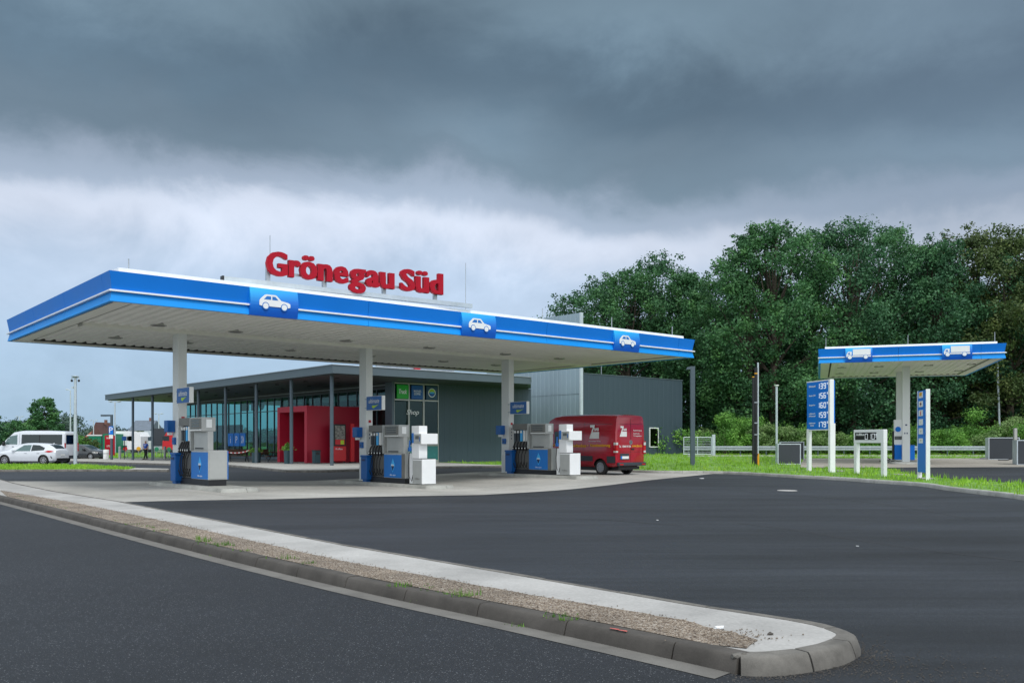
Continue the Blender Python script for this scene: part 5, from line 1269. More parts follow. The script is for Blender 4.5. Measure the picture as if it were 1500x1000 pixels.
# px, top_y, depth, crown width, mat, description
TW=[(836,428,98,9,M_leaf2,'outermost left tree of the wood with a thin crown above the pale screen wall'),
 (880,405,95,11,M_leaf2,'loose dark tree of the wood behind the dark service wing'),
 (925,392,92,12,M_leaf1,'round dark tree above the right end of the main canopy'),
 (965,376,96,13,M_leaf2,'taller dark tree rising behind the right canopy tip'),
 (1012,392,92,9,M_leaf1,'narrow tree just left of the tallest tree'),
 (1092,333,84,10.5,M_leaf1,'left half of the tall bright-green leading tree pair above the dark light posts'),
 (1132,320,82,13,M_leaf1,'tallest fresh green tree of the wood above the steel pole'),
 (1195,332,86,11,M_leaf2,'gappy dark tree above the price sign with sky showing through'),
 (1250,318,84,14,M_leaf2,'high domed dark tree above the left part of the truck canopy'),
 (1310,328,88,13,M_leaf1,'domed tree above the middle of the truck canopy'),
 (1365,350,84,12,M_leaf2,'lower dark tree above the right half of the truck canopy'),
 (1425,336,86,13,M_leaf3,'olive yellowish tree at the right of the wood'),
 (1480,338,82,12,M_leaf3,'brownish olive tree at the right frame edge'),
 (1545,330,84,14,M_leaf2,'tree cut by the right frame edge')]
for i,(px_,ty,Y,w,m,lab) in enumerate(TW):
    X=(px_-750)/F*Y; z0=rz(X,Y); h=(HZ-ty)*Y/F+1.5-z0
    thin=i in (0,1,7)
    tree('broadleaf_tree',lab,(X,Y,z0),h,w*1.22,m,100+i,18000 if thin else 42000,.135,.02 if not thin else .14,'trees of the wood behind the filling station')
# second row, fills the gaps behind
for i,(px_,ty,Y,w) in enumerate([(905,440,112,14),(990,430,110,15),(1060,380,104,14),(1110,370,104,14),(1175,400,104,15),(1290,390,104,15),(1350,370,105,15),(1410,375,104,15),(1500,365,104,15)]):
    X=(px_-750)/F*Y; z0=.6; h=(HZ-ty)*Y/F+1.5-z0
    tree('broadleaf_tree','dark tree of the second row glimpsed between the front trees of the wood',(X,Y,z0),h-2.5,w*1.1,M_leaf2,300+i,12000,.18,.04,'second row trees of the wood')
# shrub belt
r=random.Random(21)
SB=[(1062,606,75,4.2,M_bush,'big leafy shrub left of the twin black poles'),(1100,604,77,4,M_bush,'shrub directly behind the twin black poles'),(1128,613,74,3.2,M_bush2,'pale reedy shrub beside the thin white pole'),(1165,618,74,3.5,M_bush2,'pale shrub above the grey cabinet'),(1208,622,73,3.6,M_bush2,'shrub behind the price sign legs'),(1245,628,73,3.5,M_bush,'low shrub between price sign and small display sign'),(1285,630,73,3.6,M_bush,'low shrub behind the small white display sign'),
 (1345,622,73,3.5,M_bush,'shrub right behind the slim blue pylon'),(1385,625,73,4,M_bush,'green shrub right of the slim pylon'),(1425,598,74,4.6,M_bush,'bright rounded shrub, the tallest of the belt'),(1450,626,72,3.2,M_bush2,'pale weedy shrub under the tallest bright shrub'),(1480,606,74,4.2,M_bush2,'grey-green shrub behind the right dark cabinets'),(1515,604,73,4.2,M_bush,'shrub at the right frame edge'),(1035,622,78,3.5,M_bush2,'shrub behind the mesh gate')]
for (px_,ty,Y,w,m,lab) in SB:
    X=(px_-750)/F*Y; z0=rz(X,Y)+.0; h=(HZ-ty)*Y/F+1.5-z0
    t=thing('shrub',lab,'shrub',(X,Y,z0),0,'shrubs along the guard rail'); bl=[]
    for k in range(14):
        a=r.uniform(0,6.28); d=w*.42*r.random(); zz_=h*r.uniform(.25,.85)*(1-.35*(d/(w*.5))); b=w*r.uniform(.12,.2); bl.append((math.cos(a)*d*1.25,math.sin(a)*d,zz_*1.06,b*1.15,b*1.1,b*.8))
    crown('foliage',bl,7500,.075,m,t,int(px_)); s=MB()
    for k in range(7): s.tube([(0,0,-.2),(bl[k][0]*.5,bl[k][1]*.5,bl[k][2]*.6),bl[k][:3]],[.04,.025,.01],5)
    s.build('stem',M_bark,t)
# tangled undergrowth behind
bl=[]
for k in range(150):
    X=r.uniform(9,52); Y=r.uniform(75,82); hh=r.uniform(.6,2.4)+.5*math.sin(X*.6); b=r.uniform(.6,1.3); bl.append((X,Y,rz(X,Y)+hh*.7,b,b*.7,b*.8))
tag(crown('undergrowth',bl,42000,.10,M_bush,None,77),'tangled pale green undergrowth along the edge of the wood','undergrowth',kind='stuff')
bl=[]
for k in range(260):
    X=r.uniform(5,60); Y=r.uniform(86,96); b=r.uniform(1.0,2.0); bl.append((X,Y,rz(X,Y)+r.uniform(.5,5.5),b,b,b*.9))
tag(crown('thicket',bl,48000,.16,M_leaf2,None,78),'dark thicket inside the wood below the tree crowns','thicket',kind='stuff')
# left trees
p=G(64,664,0,lambda x,y:0); 
Y=112; X=(64-750)/F*Y; tree('roadside_tree','conical green tree rising behind the white minibus',(X,Y,0),(HZ-581)*Y/F+1.5,5.0,M_leaf1,7,12000,.13,.15,top=1.0)
Y=140; X=(22-750)/F*Y; tree('roadside_tree','low round tree left of the conical tree',(X,Y,0),(HZ-616)*Y/F+1.5,5.5,M_leaf1,8,5000,.15,.05)
Y=110; X=(-25-750)/F*Y; tree('roadside_tree','dark tree at the left frame edge',(X,Y,0),(HZ-606)*Y/F+1.5,6,M_leaf2,9,6000,.15,.05)
for px_,ty,w,lab in ((118,630,4.0,'small reddish-green bush beside the black hatchback'),(133,636,2.6,'lower bush to the right, in front of the green container')):
    Y=98; X=(px_-750)/F*Y; t=thing('bush',lab,'bush',(X,Y,-.1),0); bl=[(r.uniform(-1,1)*w*.3,r.uniform(-1,1)*.5,((HZ-ty)*Y/F+1.5)*r.uniform(.25,.8),.55,.5,.5) for k in range(10)]
    crown('foliage',bl,1500,.11,M_bush if w>3 else M_leaf3,t,px_); MB().tube([(0,0,-.2),(0,0,1)],.04,5).build('stem',M_bark,t)
bl=[]
for k in range(620):
    X=r.uniform(-240,-20); Y=r.uniform(290,330); px_=750+F*X/Y; top=interp(px_,[-100,0,30,90,112,125,140,160,185,200,230,262,330],[11,10.5,10,11,12,9,7.5,7.5,7,7,7.5,7,7]); b=r.uniform(2,3.8); bl.append((X,Y,r.uniform(.2,1)*max(1,top-b*.6),b,b,b*.7))
tag(crown('distant_wood',bl,60000,.42,M_far,None,80),'hazy dark line of trees on the left horizon','wood',kind='stuff')
# ---------------------------------------------------------------- distant houses, trucks, container
def house(label,px0,px1,ytop,yeave,Y,roofm,wallm,gable=False):
    X0,X1=(px0-750)/F*Y,(px1-750)/F*Y; zt=(HZ-ytop)*Y/F+1.5; ze=(HZ-yeave)*Y/F+1.5; w=(X1-X0); t=thing('house',label,'house',((X0+X1)/2,Y,0))
    box('wall',wallm,t,-w*.44,w*.44,0,9,-.5,ze); (MB().prism([(-w/2,ze-.3),(0,zt),(w/2,ze-.3)],'y',-.4,10) if gable else MB().prism([(-.8,ze-.3),(4.5,zt),(9.8,ze-.3)],'x',-w/2,w/2)).build('roof',roofm,t)
    f=MB(); 
    for k in range(3): f.box(-w*.3+k*w*.25,-w*.3+k*w*.25+1.2,-.05,.02,ze-2.2,ze-.9)
    f.build('window',M_dgrey,t); rf=[c for c in children(t) if c.name.startswith('roof')][0]
    box('chimney',M_tile,rf,w*.15,w*.15+.7,4.2,4.9,zt-.6,zt+.8)
    return t
house('grey-roofed house with white gable seen between the shop posts',189,221,615,629,260,M_tileg,M_wall)
house('red-brown roofed house on the horizon behind the L-shaped lamp',133,149,618,636,270,mk('dark_red_tiles',(.11,.05,.045),.8,.2,1),M_tile,True)
house('small orange-roofed house left of the red-brown one',126,133,630,638,280,mk('orange_tiles',(.30,.09,.05),.8,.2,1),M_wall)
# green container
def gpos(px_,Y,z=0): return ((px_-750)/F*Y,Y,z)
Y=125
t=thing('container','green metal container standing beyond the lawn','container',gpos(128,Y,-.1)); w=F and 21*Y/F
box('side_panel',M_contg,t,0,w,0,5,.25,2.45); box('roof_rim',M_lbl,t,-.05,w+.05,-.05,5,2.46,2.62); box('skid',M_black,t,.1,w-.1,0,5,0,.24); mb=MB()
for k in range(8): mb.box(.1+k*w/8,.16+k*w/8,-.04,-.001,.3,2.4)
mb.build('rib',M_contg,t)
t=thing('container','second green container just behind the red sign panel','container',gpos(150.5,Y,-.1)); box('side_panel',M_contg,t,0,1.6,0,4,.1,2.75); box('edge_post',M_dgrey,t,-.18,-.01,0,.3,.1,2.6)
def truck(label,px0,px1,Y,paint,facing=1,cabh=3.4,box_=None,grp='trucks parked beyond the lawn'):
    X0=(px0-750)/F*Y; w=(px1-px0)*Y/F; t=thing('truck',label,'truck',((px0-750)/F*Y,Y,-.05),0,grp); c=1.9
    cx=w-c if facing>0 else 0
    prof=[(0,.5),(0,cabh-.3),(.25,cabh),(1.2,cabh),(1.75,cabh-.9),(1.9,1.5),(1.9,.5)]
    if facing<0: prof=[(1.9-a,b) for a,b in prof]
    cb=MB().prism([(a+cx,b) for a,b in prof],'y',0,2.4).build('cab',paint,t)
    wx=cx+(1.0 if facing>0 else .2); box('window',M_dglass,cb,wx,wx+.7,-.02,-.001,1.7,2.35); 
    box('windscreen',M_dglass,cb,cx+(1.62 if facing>0 else .0),cx+(1.9 if facing>0 else .28),-.01,2.41,1.75,2.3)
    if w>3.2:
        a,b=(0,w-c-.4) if facing>0 else (c+.4,w); box('trailer',box_ or M_w,t,a,b,0,2.5,1.0,3.1,.03); box('chassis',M_dgrey,t,a,b,.3,2.2,.6,.99)
    m=[cx+.9]+([.8,2.0] if w>5 else [])
    for q in m: MB().lathe([(.48,-.14),(.48,.14)],20,axis='y').build('wheel',M_rub,t,loc=(q,.15,.48))
    return t
truck('white truck with long white box body behind the person',168,213,128,M_w,1,3.0)
truck('white truck cab left of the person with blue notice beside it',186,200,122,M_w,-1,2.6)
truck('dark-windowed white truck behind the right shop post',208,228,132,M_lgal,1,3.2,M_lgal)
truck('red truck cab between the shop post and the canopy column',238,253,118,M_bred,-1,3.1)
t=truck('grey box trailer behind the red truck cab',234,262,136,M_lgal,1,3.6,M_lgal)
tag(MB().box(0,2.5,0,2,.9,3.4,b=.03).build('storage_box',M_dgrey,loc=gpos(225,124)),'dark grey storage box beside the right shop post','box')
# red sign panel, litter bin, L lamp etc
def gp(px_,py_,off=.12): return G(px_,py_,off)
p=gp(161,667.5); t=thing('advert_pylon','red sign panel with white lettering standing on the lawn','sign',p); k=p[1]/F
w=14*k; h=30*k; box('panel',M_red,t,-w/2,w/2,-.1,.1,0,h,.02); text(t,'TRUCK','lettering',(0,-.103,h*.87),0,w*.75,h*.08,M_w,.01); text(t,'STOP','lettering',(0,-.103,h*.48),0,w*.6,h*.09,M_w,.01)
p=gp(155.5,672); t=thing('litter_bin','pale cylindrical bin at the foot of the red sign panel','bin',p); MB().lathe([(.26,0),(.26,.85),(.22,.9),(0,.9)],16).build('body',M_lbl,t,smooth=40); MB().lathe([(.27,.5),(.27,.56),(.2,.56)],16).build('band',M_pgrey,t)
p=gp(163.5,673); k=p[1]/F; t=thing('street_lamp','dark L-shaped street lamp with blue notice on its post','lamp',p); h=(673-607)*k
box('post',M_post,t,-.09,.09,-.09,.09,0,h); box('arm',M_post,t,-15.5*k,-.09,-.09,.09,h-.16,h); box('lamp_head',M_lamp,t,-15*k,-8*k,-.07,.07,h-.175,h-.161)
sg=box('notice',M_blue,t,-.2,.2,-.13,-.095,h*.56,h*.74); box('notice_plate',M_lbl,t,-.18,.18,-.13,-.095,h*.47,h*.555); text(sg,'P','notice_symbol',(0,-.131,h*.66),0,None,.5,M_w,.004)
def poleL(label,px_,py_,ytop,rp,kind,name='light_pole',mat=M_lgal,off=.05,fn=None):
    p=G(px_,py_,off,fn); k=p[1]/F; h=(py_-ytop)*k; t=thing(name,label,'pole',p)
    MB().tube([(0,0,0),(0,0,h)],[rp,rp*.7],10).build('pole',mat,t,smooth=60)
    return t,h,k
t,h,k=poleL('thick pale steel camera pole standing at the end of the grass strip',110.3,681,551,.11,0,'camera_pole'); 
MB().lathe([(.2,-.04),(.24,0),(.0,.06)],14).build('head_cap',M_lgal,t,loc=(0,0,h)); 
for s in (-1,1): MB().tube([(0,0,h-.05),(s*.22,0,h-.1),(s*.22,0,h-.22)],.03,6).build('camera_bracket',M_lgal,t); MB().lathe([(0,-.1),(.07,-.06),(.07,.04),(0,.06)],10).build('dome_camera',M_black,t,loc=(s*.22,0,h-.26))
MB().box(-.22,-.1,-.05,.05,h-.75,h-.65).build('small_camera',M_lgal,t); MB().lathe([(.16,0),(.16,.06),(0,.06)],12).build('foot',M_black,t)
t,h,k=poleL('slim street light pole left of the camera pole with a short arm',103.2,668,571.5,.09,0); MB().tube([(0,0,h),(-5*k,0,h+1.5*k)],.05,6).build('arm',M_lgal,t); MB().box(-6.5*k,-3.5*k,-.15,.15,h+.6*k,h+1.6*k,b=.03).build('lamp_head',M_lamp,t)
for i,(px_,pb,yt) in enumerate(((168.3,662,588.5),(232.6,662,606),(137,660,615.5),(29,660,610))):
    Yp=[120,160,190,185][i]; X=(px_-750)/F*Yp; h=(HZ-yt)*Yp/F+1.5; t=thing('floodlight_mast',['floodlight mast behind the L-shaped lamp, the nearest of its kind','floodlight mast between the two shop posts and the canopy column','faint floodlight mast in front of the red-brown house','faint floodlight mast left of the conical tree'][i],'light mast',(X,Yp,0),0,'distant floodlight masts')
    MB().tube([(0,0,0),(0,0,h)],[.12,.09],8).build('mast',M_lgal,t,smooth=60); MB().box(-.65,.65,-.04,.04,h-.06,h).build('cross_arm',M_lgal,t)
    for s in (-.6,.6): MB().box(s-.2,s+.2,-.2,.15,h-.02,h+.12,b=.02).build('floodlight',M_lgal,t)
# bollards & playground bits near the person
for i,px_ in enumerate((175.5,241.5)):
    p=gp(px_,672); t=tag(MB().lathe([(.12,0),(.12,1.15),(.08,1.2),(0,1.2)],12).build('bollard',M_pgrey,smooth=40,loc=p),['grey round bollard left of the first shop post','grey round bollard beside the right shop post'][i],'bollard','grey bollards by the lawn')
for px_,py_,c,lab,z in ((183.5,664,M_bred,'red spring toy on the lawn',0),(203,663.5,M_yel,'yellow play figure on the lawn left of the person',0),(229.5,664.5,M_contg,'green play disc on the lawn right of the person',0),(247.5,664.5,M_contg,'second green play disc partly behind the canopy column',0)):
    p=gp(px_,py_+3); t=thing('play_figure',lab,'play figure',p,0,'play figures on the lawn'); MB().tube([(0,0,0),(0,0,.5)],.04,6).build('spring',M_gal,t); MB().lathe([(0,-.05),(.24,-.05),(.24,.05),(0,.05)],18,axis='y',c=(0,0,.75)).build('disc',c,t)
p=gp(182,672); t=thing('notice_board','dark blue notice board on a post left of the shop posts','sign',(p[0],p[1],p[2])); box('board',M_dblue,t,-.22,.22,-.04,.04,1.75,2.15,.02); MB().tube([(0,.05,0),(0,.05,2.0)],.035,6).build('post',M_dgrey,t)
def fence(label,a,b,n,hh,z,mat):
    t=thing('low_fence',label,'fence',a); d=Vector(b)-Vector(a); m=MB(); m.tube([(0,0,hh),(d.x,d.y,hh)],.02,5); m.tube([(0,0,.15),(d.x,d.y,.15)],.02,5)
    m.build('rail',mat,t); 
    m=MB()
    for i in range(n*6+1): m.tube([(d.x*i/(n*6),d.y*i/(n*6),.15),(d.x*i/(n*6),d.y*i/(n*6),hh)],.008,4)
    m.build('mesh',mat,t)
    for i in range(n+1): MB().tube([(d.x*i/n,d.y*i/n,0),(d.x*i/n,d.y*i/n,hh+.05)],.03,6).build('post',mat,t)
fence('thin grey wire fence in front of the lawn',gp(176,671.8),gp(256,671.2),8,.85,0,M_gal)
# dark red-black cabinet left of right column
p=G(733.5,674,.12); t=thing('cabinet','narrow dark red cabinet half hidden behind the right canopy column','cabinet',p,TH); box('body',M_pred,t,-.2,.2,-.2,.2,.5,1.75,.02); box('door',M_black,t,.0,.19,-.21,-.2001,.6,1.6); box('foot',M_black,t,-.08,.08,-.08,.08,0,.499)
# ---------------------------------------------------------------- right-hand side
def g2(px_,py_,off=0): return G(px_,py_,off,rz)
# truck canopy
TA=math.atan2(-.3259,.9455); tx,ty=16.7,48.1; zg=.33
TC=thing('truck_canopy','smaller blue and white canopy with truck symbols over the truck pumps','canopy',(tx,ty,0),TA)
TZ=5.76; TWd,TD=8.85,12.5
fascia(TC,[(0,0,TWd,0,0,-1,[(1.28,2.62),(5.98,7.38)]),(0,TD,0,0,-1,0,[]),(TWd,0,TWd,TD,1,0,[]),(TWd,TD,0,TD,0,1,[])],TZ,.76)
medallion(TC,(1.95,0,TZ-.01),0,1.34,.78,'truck'); medallion(TC,(6.68,0,TZ-.01),0,1.40,.78,'truck')
box('roof_deck',M_w,TC,.25,TWd-.25,.3,TD-.3,TZ+.17,TZ+.90); box('roof_edge',M_w,TC,0,TWd,.03,TD,TZ+.70,TZ+.74)
corr(.6,4.2,.2,TD-.6,TZ+.06,.36,.03).build('soffit_panel',M_soffit,TC,fixn=False); corr(4.95,TWd-.6,.2,TD-.6,TZ+.06,.36,.03).build('soffit_panel',M_soffit,TC,fixn=False)
box('soffit_beam',M_trim,TC,4.2,4.95,.2,TD-.6,TZ+.02,TZ+.12)
m=MB(); m.box(.03,TWd-.03,.03,.2,TZ+.01,TZ+.1); m.box(.03,TWd-.03,TD-.5,TD-.03,TZ+.01,TZ+.1); m.box(.03,.5,.2,TD-.5,TZ+.012,TZ+.1); m.box(TWd-.5,TWd-.03,.2,TD-.5,TZ+.012,TZ+.1); m.build('perimeter_trim',M_trim,TC)
m=MB(); m.box(.5,.6,.2,TD-.6,TZ+.07,TZ+.11); m.box(TWd-.6,TWd-.5,.2,TD-.6,TZ+.07,TZ+.11); m.box(.5,TWd-.5,TD-.6,TD-.5,TZ+.07,TZ+.11); m.build('drip_gap',M_darktrim,TC)
for a in (1.2,3.2,5.8,8.0):
    for b in (4.2,9.0):
        l=MB().lathe([(.25,0),(.25,.05),(0,.05)],18).build('ceiling_light',M_alu,TC,loc=(a,b,TZ+.03)); MB().lathe([(0,-.004),(.19,-.004),(.19,.003),(0,.003)],18).build('diffuser',M_lamp,l)
for a,b in ((4.60,3.9),(4.62,8.2)):
    c=MB().box(a-.20,a+.20,b-.17,b+.17,zg,TZ+.03,b=.012).build('column',M_col,TC); m=MB(); 
    m.box(a-.05,a+.05,b-.176,b-.1705,2.42,2.5); m.box(a-.1,a-.04,b-.176,b-.1705,1.95,2.03); m.box(a+.02,a+.08,b-.176,b-.1705,1.95,2.03); m.build('decal',M_navy,c)
for a in (.3,4.4,8.5): MB().tube([(a,.4,TZ+.88),(a,.4,TZ+1.4)],.014,6).build('lightning_rod',M_gal,TC)
def tl(a,b): return (tx+.9455*a+.326*b,ty-.3259*a+.9455*b)
t=thing('pump_island','narrow concrete island under the truck canopy columns','pump island',(*tl(4.5,6.2),zg-.06),TA); c=stadium(-.75,.75,-4.2,4.2); c=c+[c[0]]; kerbline('edging',c,0,.12,lambda x,y:0,.12,M_kerb2,.9,.04,kind=None,parent=t); MB().prism(offset_line(c,.1)[:-1],'z',-.05,.11).build('top_slab',M_kerb2,t)
t=thing('truck_pump','white and blue truck diesel pump behind the truck canopy column','fuel pump',(*tl(4.35,5.0),zg+.05),TA)
box('lower_cabinet',M_blue,t,-.28,.35,-.35,.35,.1,.95,.01); box('upper_cabinet',M_w,t,-.30,.2,-.3,.3,.952,2.4,.01); MB().lathe([(0,-.03),(.15,-.03),(.15,.0),(0,0)],20,axis='y',c=(-.1,-.305,1.85)).build('round_panel',M_blue,t); box('display',M_screen,t,-.28,.1,-.312,-.3001,1.25,1.45)
box('hose_panel',M_black,t,-.38,-.301,-.2,.2,.1,1.75); MB().tube([(-.47,-.2,1.7),(-.60,-.25,1.3),(-.95,-.3,.7),(-.9,-.3,.35),(-.5,-.25,.12)],.025,7).build('hose',M_rub,t,smooth=60); MB().tube([(-.5,-.25,.1),(-.9,-.4,.04),(-1.1,-.5,.03),(-.7,-.6,-.02),(-.3,-.5,.05)],.025,7).build('hose',M_rub,t,smooth=60)
t=thing('waste_bin','blue bin at the right side of the truck canopy column','bin',(*tl(4.92,4.0),zg+.05),TA); box('body',M_blue,t,-.13,.13,-.2,.2,.1,.90,.02); box('lid',M_dblue,t,-.14,.14,-.21,.21,.901,.96,.01)
# price sign
def signframe(name,label,cat,px0,px1,pyb0,pyb1,zt,head0):
    a=g2(px0,pyb0); b=g2(px1,pyb1); ang=math.atan2(b[1]-a[1],b[0]-a[0]); w=math.hypot(b[0]-a[0],b[1]-a[1]); t=thing(name,label,cat,a,ang); return t,w
t,w=signframe('price_sign','tall blue fuel price sign on two white posts','sign',1184.5,1216,689.6,691.8,0,0)
Yk=t.location.y/F; H_=(689.6-560.5)*Yk; hb=(689.6-629)*Yk
print('price w',w,H_,hb,math.degrees(t.rotation_euler.z))
box('post',M_w,t,-.08,.10,-.06,.10,0,hb+.02,.01); box('post',M_w,t,w-.06,w+.10,-.06,.20,0,H_-1.9,.01); box('post_head',M_w,t,w-.05,w+.08,-.062,.14,H_-1.899,H_+.05,.01); box('side_panel',M_blue,t,w-.04,w+.06,.141,.20,H_-1.89,H_,.005)
pn=box('display_panel',M_blue,t,-.06,w-.052,-.05,.08,hb,H_,.005); box('panel_rim',M_w,t,-.08,w-.052,-.055,.085,H_+.001,H_+.05); box('panel_rim',M_w,t,-.08,w-.052,-.055,.085,hb-.04,hb-.001)
SEG={'0':'abcdef','1':'bc','3':'abcdg','5':'acdfg','6':'acdefg','7':'abc','9':'abcdfg'}
def seg7(mb,ch,x,z,w_,h_,y,t_=None):
    t_=t_ or w_*.22; g=.006
    q={'a':(x+t_*.5,x+w_-t_*.5,z+h_-t_,z+h_),'d':(x+t_*.5,x+w_-t_*.5,z,z+t_),'g':(x+t_*.5,x+w_-t_*.5,z+h_/2-t_/2,z+h_/2+t_/2),'f':(x,x+t_,z+h_/2+g,z+h_-t_*.5),'b':(x+w_-t_,x+w_,z+h_/2+g,z+h_-t_*.5),'e':(x,x+t_,z+t_*.5,z+h_/2-g),'c':(x+w_-t_,x+w_,z+t_*.5,z+h_/2-g)}
    for s in SEG[ch]: a,b,c,d=q[s]; mb.box(a,b,y-.006,y,c,d)
rowh=(H_-hb)/5; W_=w-.0
M_led=mk('led_white',(.75,.78,.8),.5,0,1,emit=(.85,.92,1,.35))
for i,(nm,pr) in enumerate((('Diesel','139'),('Super E10','156'),('Super','160'),('ultimate|Diesel','159'),('ultimate|102','179'))):
    z=H_-rowh*(i+1)+rowh*.20; m=MB()
    for j,c in enumerate(pr): seg7(m,c,W_*.46+j*W_*.145,z,W_*.11,rowh*.60,-.052)
    seg7(m,'9',W_*.46+3*W_*.145+.01,z+rowh*.40,W_*.05,rowh*.22,-.052); m.build('price_digits',M_led,pn)
    for j,s in enumerate(nm.split('|')): text(pn,s,'product_name',(W_*.22,-.052,z+rowh*(.36 if '|' not in nm else .48-.26*j)),0,W_*(.30 if len(s)>4 else .16),rowh*(.20 if '|' not in nm else .15),M_w,.004,bold=.02)
    if i: box('row_line',M_pblue,pn,-.05,W_-.06,-.0535,-.0505,H_-rowh*i-.004,H_-rowh*i+.004)
o=tag(box('sign_footing',M_pave,None,0,.9,-.15,.2,-.05,.05),'flat concrete footing at the price sign post','footing'); o.location=(t.location.x+w*.55,t.location.y-.05,t.location.z); o.rotation_euler=t.rotation_euler
# additive display sign
t,w=signframe('display_sign','low white sign with black additive price display','sign',1255,1295,695.2,698,0,0)
Yk=t.location.y/F; H_=(695.2-629.5)*Yk; hb=H_-.54
print('adblue',w,H_)
box('post',M_w,t,-.09,.10,-.08,.08,0,hb,.01); box('post',M_w,t,w-.10,w+.09,-.08,.08,0,hb,.01); hd=box('head',M_w,t,-.09,w+.09,-.085,.085,hb+.001,H_,.01)
box('screen',M_black,hd,.02,w*.80,-.092,-.0855,hb+.13,H_-.11); text(hd,'AdBlue','product_name',(w*.21,-.093,H_-.19),0,w*.32,.10,M_w,.003,bold=.02)
m=MB(); 
for j,c in enumerate('010'): seg7(m,c,w*(.39+.125*j),hb+.15,w*.10,.23,-.093,.018)
seg7(m,'9',w*.765-.02,hb+.24,w*.06,.13,-.093,.012); m.build('price_digits',M_led,hd)
for s,dz in ((0,0),(w,0)): pass
o=tag(box('sign_footing',M_pave,None,-.2,.7,-.15,.25,-.05,.045),'flat concrete footing at the low display sign post','footing'); o.location=(t.location.x+w*.85,t.location.y-.05,t.location.z); o.rotation_euler=t.rotation_euler
# slim pylon
t,w=signframe('info_pylon','slim blue pylon with six small symbols between two white posts','sign',1346.5,1359,700.8,703,0,0)
Yk=t.location.y/F; H_=(700.8-573)*Yk; print('pylon',w,H_)
box('post',M_w,t,-.07,-.02,-.06,.10,0,H_,.006); box('post',M_w,t,w-.02,w+.03,-.065,.075,0,H_+.01,.006); box('foot',M_w,t,-.06,.04,-.05,.05,0,.25)
pn=box('panel',M_blue,t,-.019,w-.021,-.05,.08,.26,H_-.01,.004)
cw=w*.5
for i,(c1,c2,nm) in enumerate(((M_lbl,M_yel,'fuel card'),(M_lbl,M_tail,'card'),(M_lbl,M_bred,'card'),(M_lbl,M_pgrey,'card'),(M_lbl,M_pdark,'card'),(M_lbl,M_dgrey,'card'))):
    z=H_-.16-i*.335; s=MB().box(w*.12,w*.12+cw,-.055,-.0505,z-.11,z+.11 if i<5 else z+.07).build('symbol_plate',c1,pn)
    if i==0: box('symbol_mark',c2,s,w*.2,w*.12+cw*.8,-.059,-.0555,z-.04,z+.09)
    elif i==1: MB().lathe([(.035,-.003),(.075,-.003),(.075,0),(.035,0)],18,axis='y',c=(w*.12+cw/2,-.056,z)).build('symbol_mark',mk('orange_mark',(.6,.15,.03),.5,0),s); box('symbol_mark',M_navy,s,w*.12+cw*.3,w*.12+cw*.7,-.063,-.0605,z-.02,z+.015)
    elif i==2: MB().prism([(w*.12+cw/2+a*.06,z+b*.085) for a,b in ((-1,-1),(-1,.5),(-.3,1),(.7,.8),(1,.2),(1,-.8))],'y',-.059,-.0555).build('symbol_mark',c2,s)
    else: MB().prism([(w*.12+cw/2+a*.06,z+b*.05) for a,b in ((-1,-.6),(0,-.2),(.4,.6),(1,.4),(1,-.6))],'y',-.059,-.0555).build('symbol_mark',c2,s)
o=tag(box('sign_footing',M_pave,None,-.3,.75,-.2,.25,-.05,.04),'flat concrete footing below the slim blue pylon','footing'); o.location=(t.location.x+.15,t.location.y-.02,t.location.z); o.rotation_euler=t.rotation_euler
# posts
p=g2(1014.5,681.5); k=p[1]/F; h=(681.5-537)*k; t=thing('lamp_post','square dark grey lamp post with a short curved head at the grass kerb','lamp',p); box('post',M_post,t,-.115,.115,-.1,.1,0,h-.1,.01); MB().prism([(-.12,h-.1),(-.12,h-.14),(-.32,h-.16),(-.27,h-.02),(-.1,h+.02),(.115,h+.02),(.115,h-.0995),(-.1,h-.0995)],'y',-.1,.1).build('lamp_head',M_post,t)
p=g2(1103.4,680); k=p[1]/F; h=(680-552)*k; t=thing('sensor_pole','shorter left one of the twin black poles','pole',p,0,'twin black poles'); MB().tube([(0,0,0),(0,0,h)],.065,10).build('pole',M_black,t,smooth=60); MB().lathe([(.07,0),(.07,.05)],10).build('band',M_yel,t,loc=(0,0,h-.02)); MB().lathe([(.11,0),(.11,.06)],10).build('collar',M_black,t,loc=(0,0,(680-665)*k))
p=g2(1107.3,682); k=p[1]/F; h=(682-538)*k; t=thing('sensor_pole','taller right one of the twin black poles with yellow lamp band','pole',p,0,'twin black poles'); MB().tube([(0,0,0),(0,0,h)],.08,10).build('pole',M_black,t,smooth=60); MB().lathe([(.083,0),(.083,.06)],12).build('band',M_yel,t,loc=(0,0,h-.35)); MB().lathe([(.12,0),(.12,.06)],10).build('collar',M_black,t,loc=(0,0,(682-666)*k))
for q in (45,62,92): MB().box(-.1,.1,-.1,-.07,q*k,q*k+.05).build('clamp',M_gal,t)
p=g2(1110.3,682); k=p[1]/F; h=(682-531)*k; t=thing('steel_pole','thin bright steel pole with yellow base beside the black poles','pole',p); MB().tube([(0,0,(682-664)*k),(0,0,h)],.045,8).build('pole',M_lgal,t,smooth=60); MB().tube([(0,0,0),(0,0,(682-664)*k)],.065,8).build('yellow_base',mk('yellow_orange',(.75,.33,.01),.5,.05,3),t,smooth=60)
p=g2(1137.6,668); k=p[1]/F; h=(668-566)*k; t=thing('light_pole','thin white pole with flat round head before the shrubs','pole',p); MB().tube([(0,0,0),(0,0,h)],.085,8).build('pole',M_lgal,t,smooth=60); MB().lathe([(.06,0),(.17,.06),(.17,.12),(0,.14)],14).build('lamp_head',M_lbl,t,loc=(0,0,h))
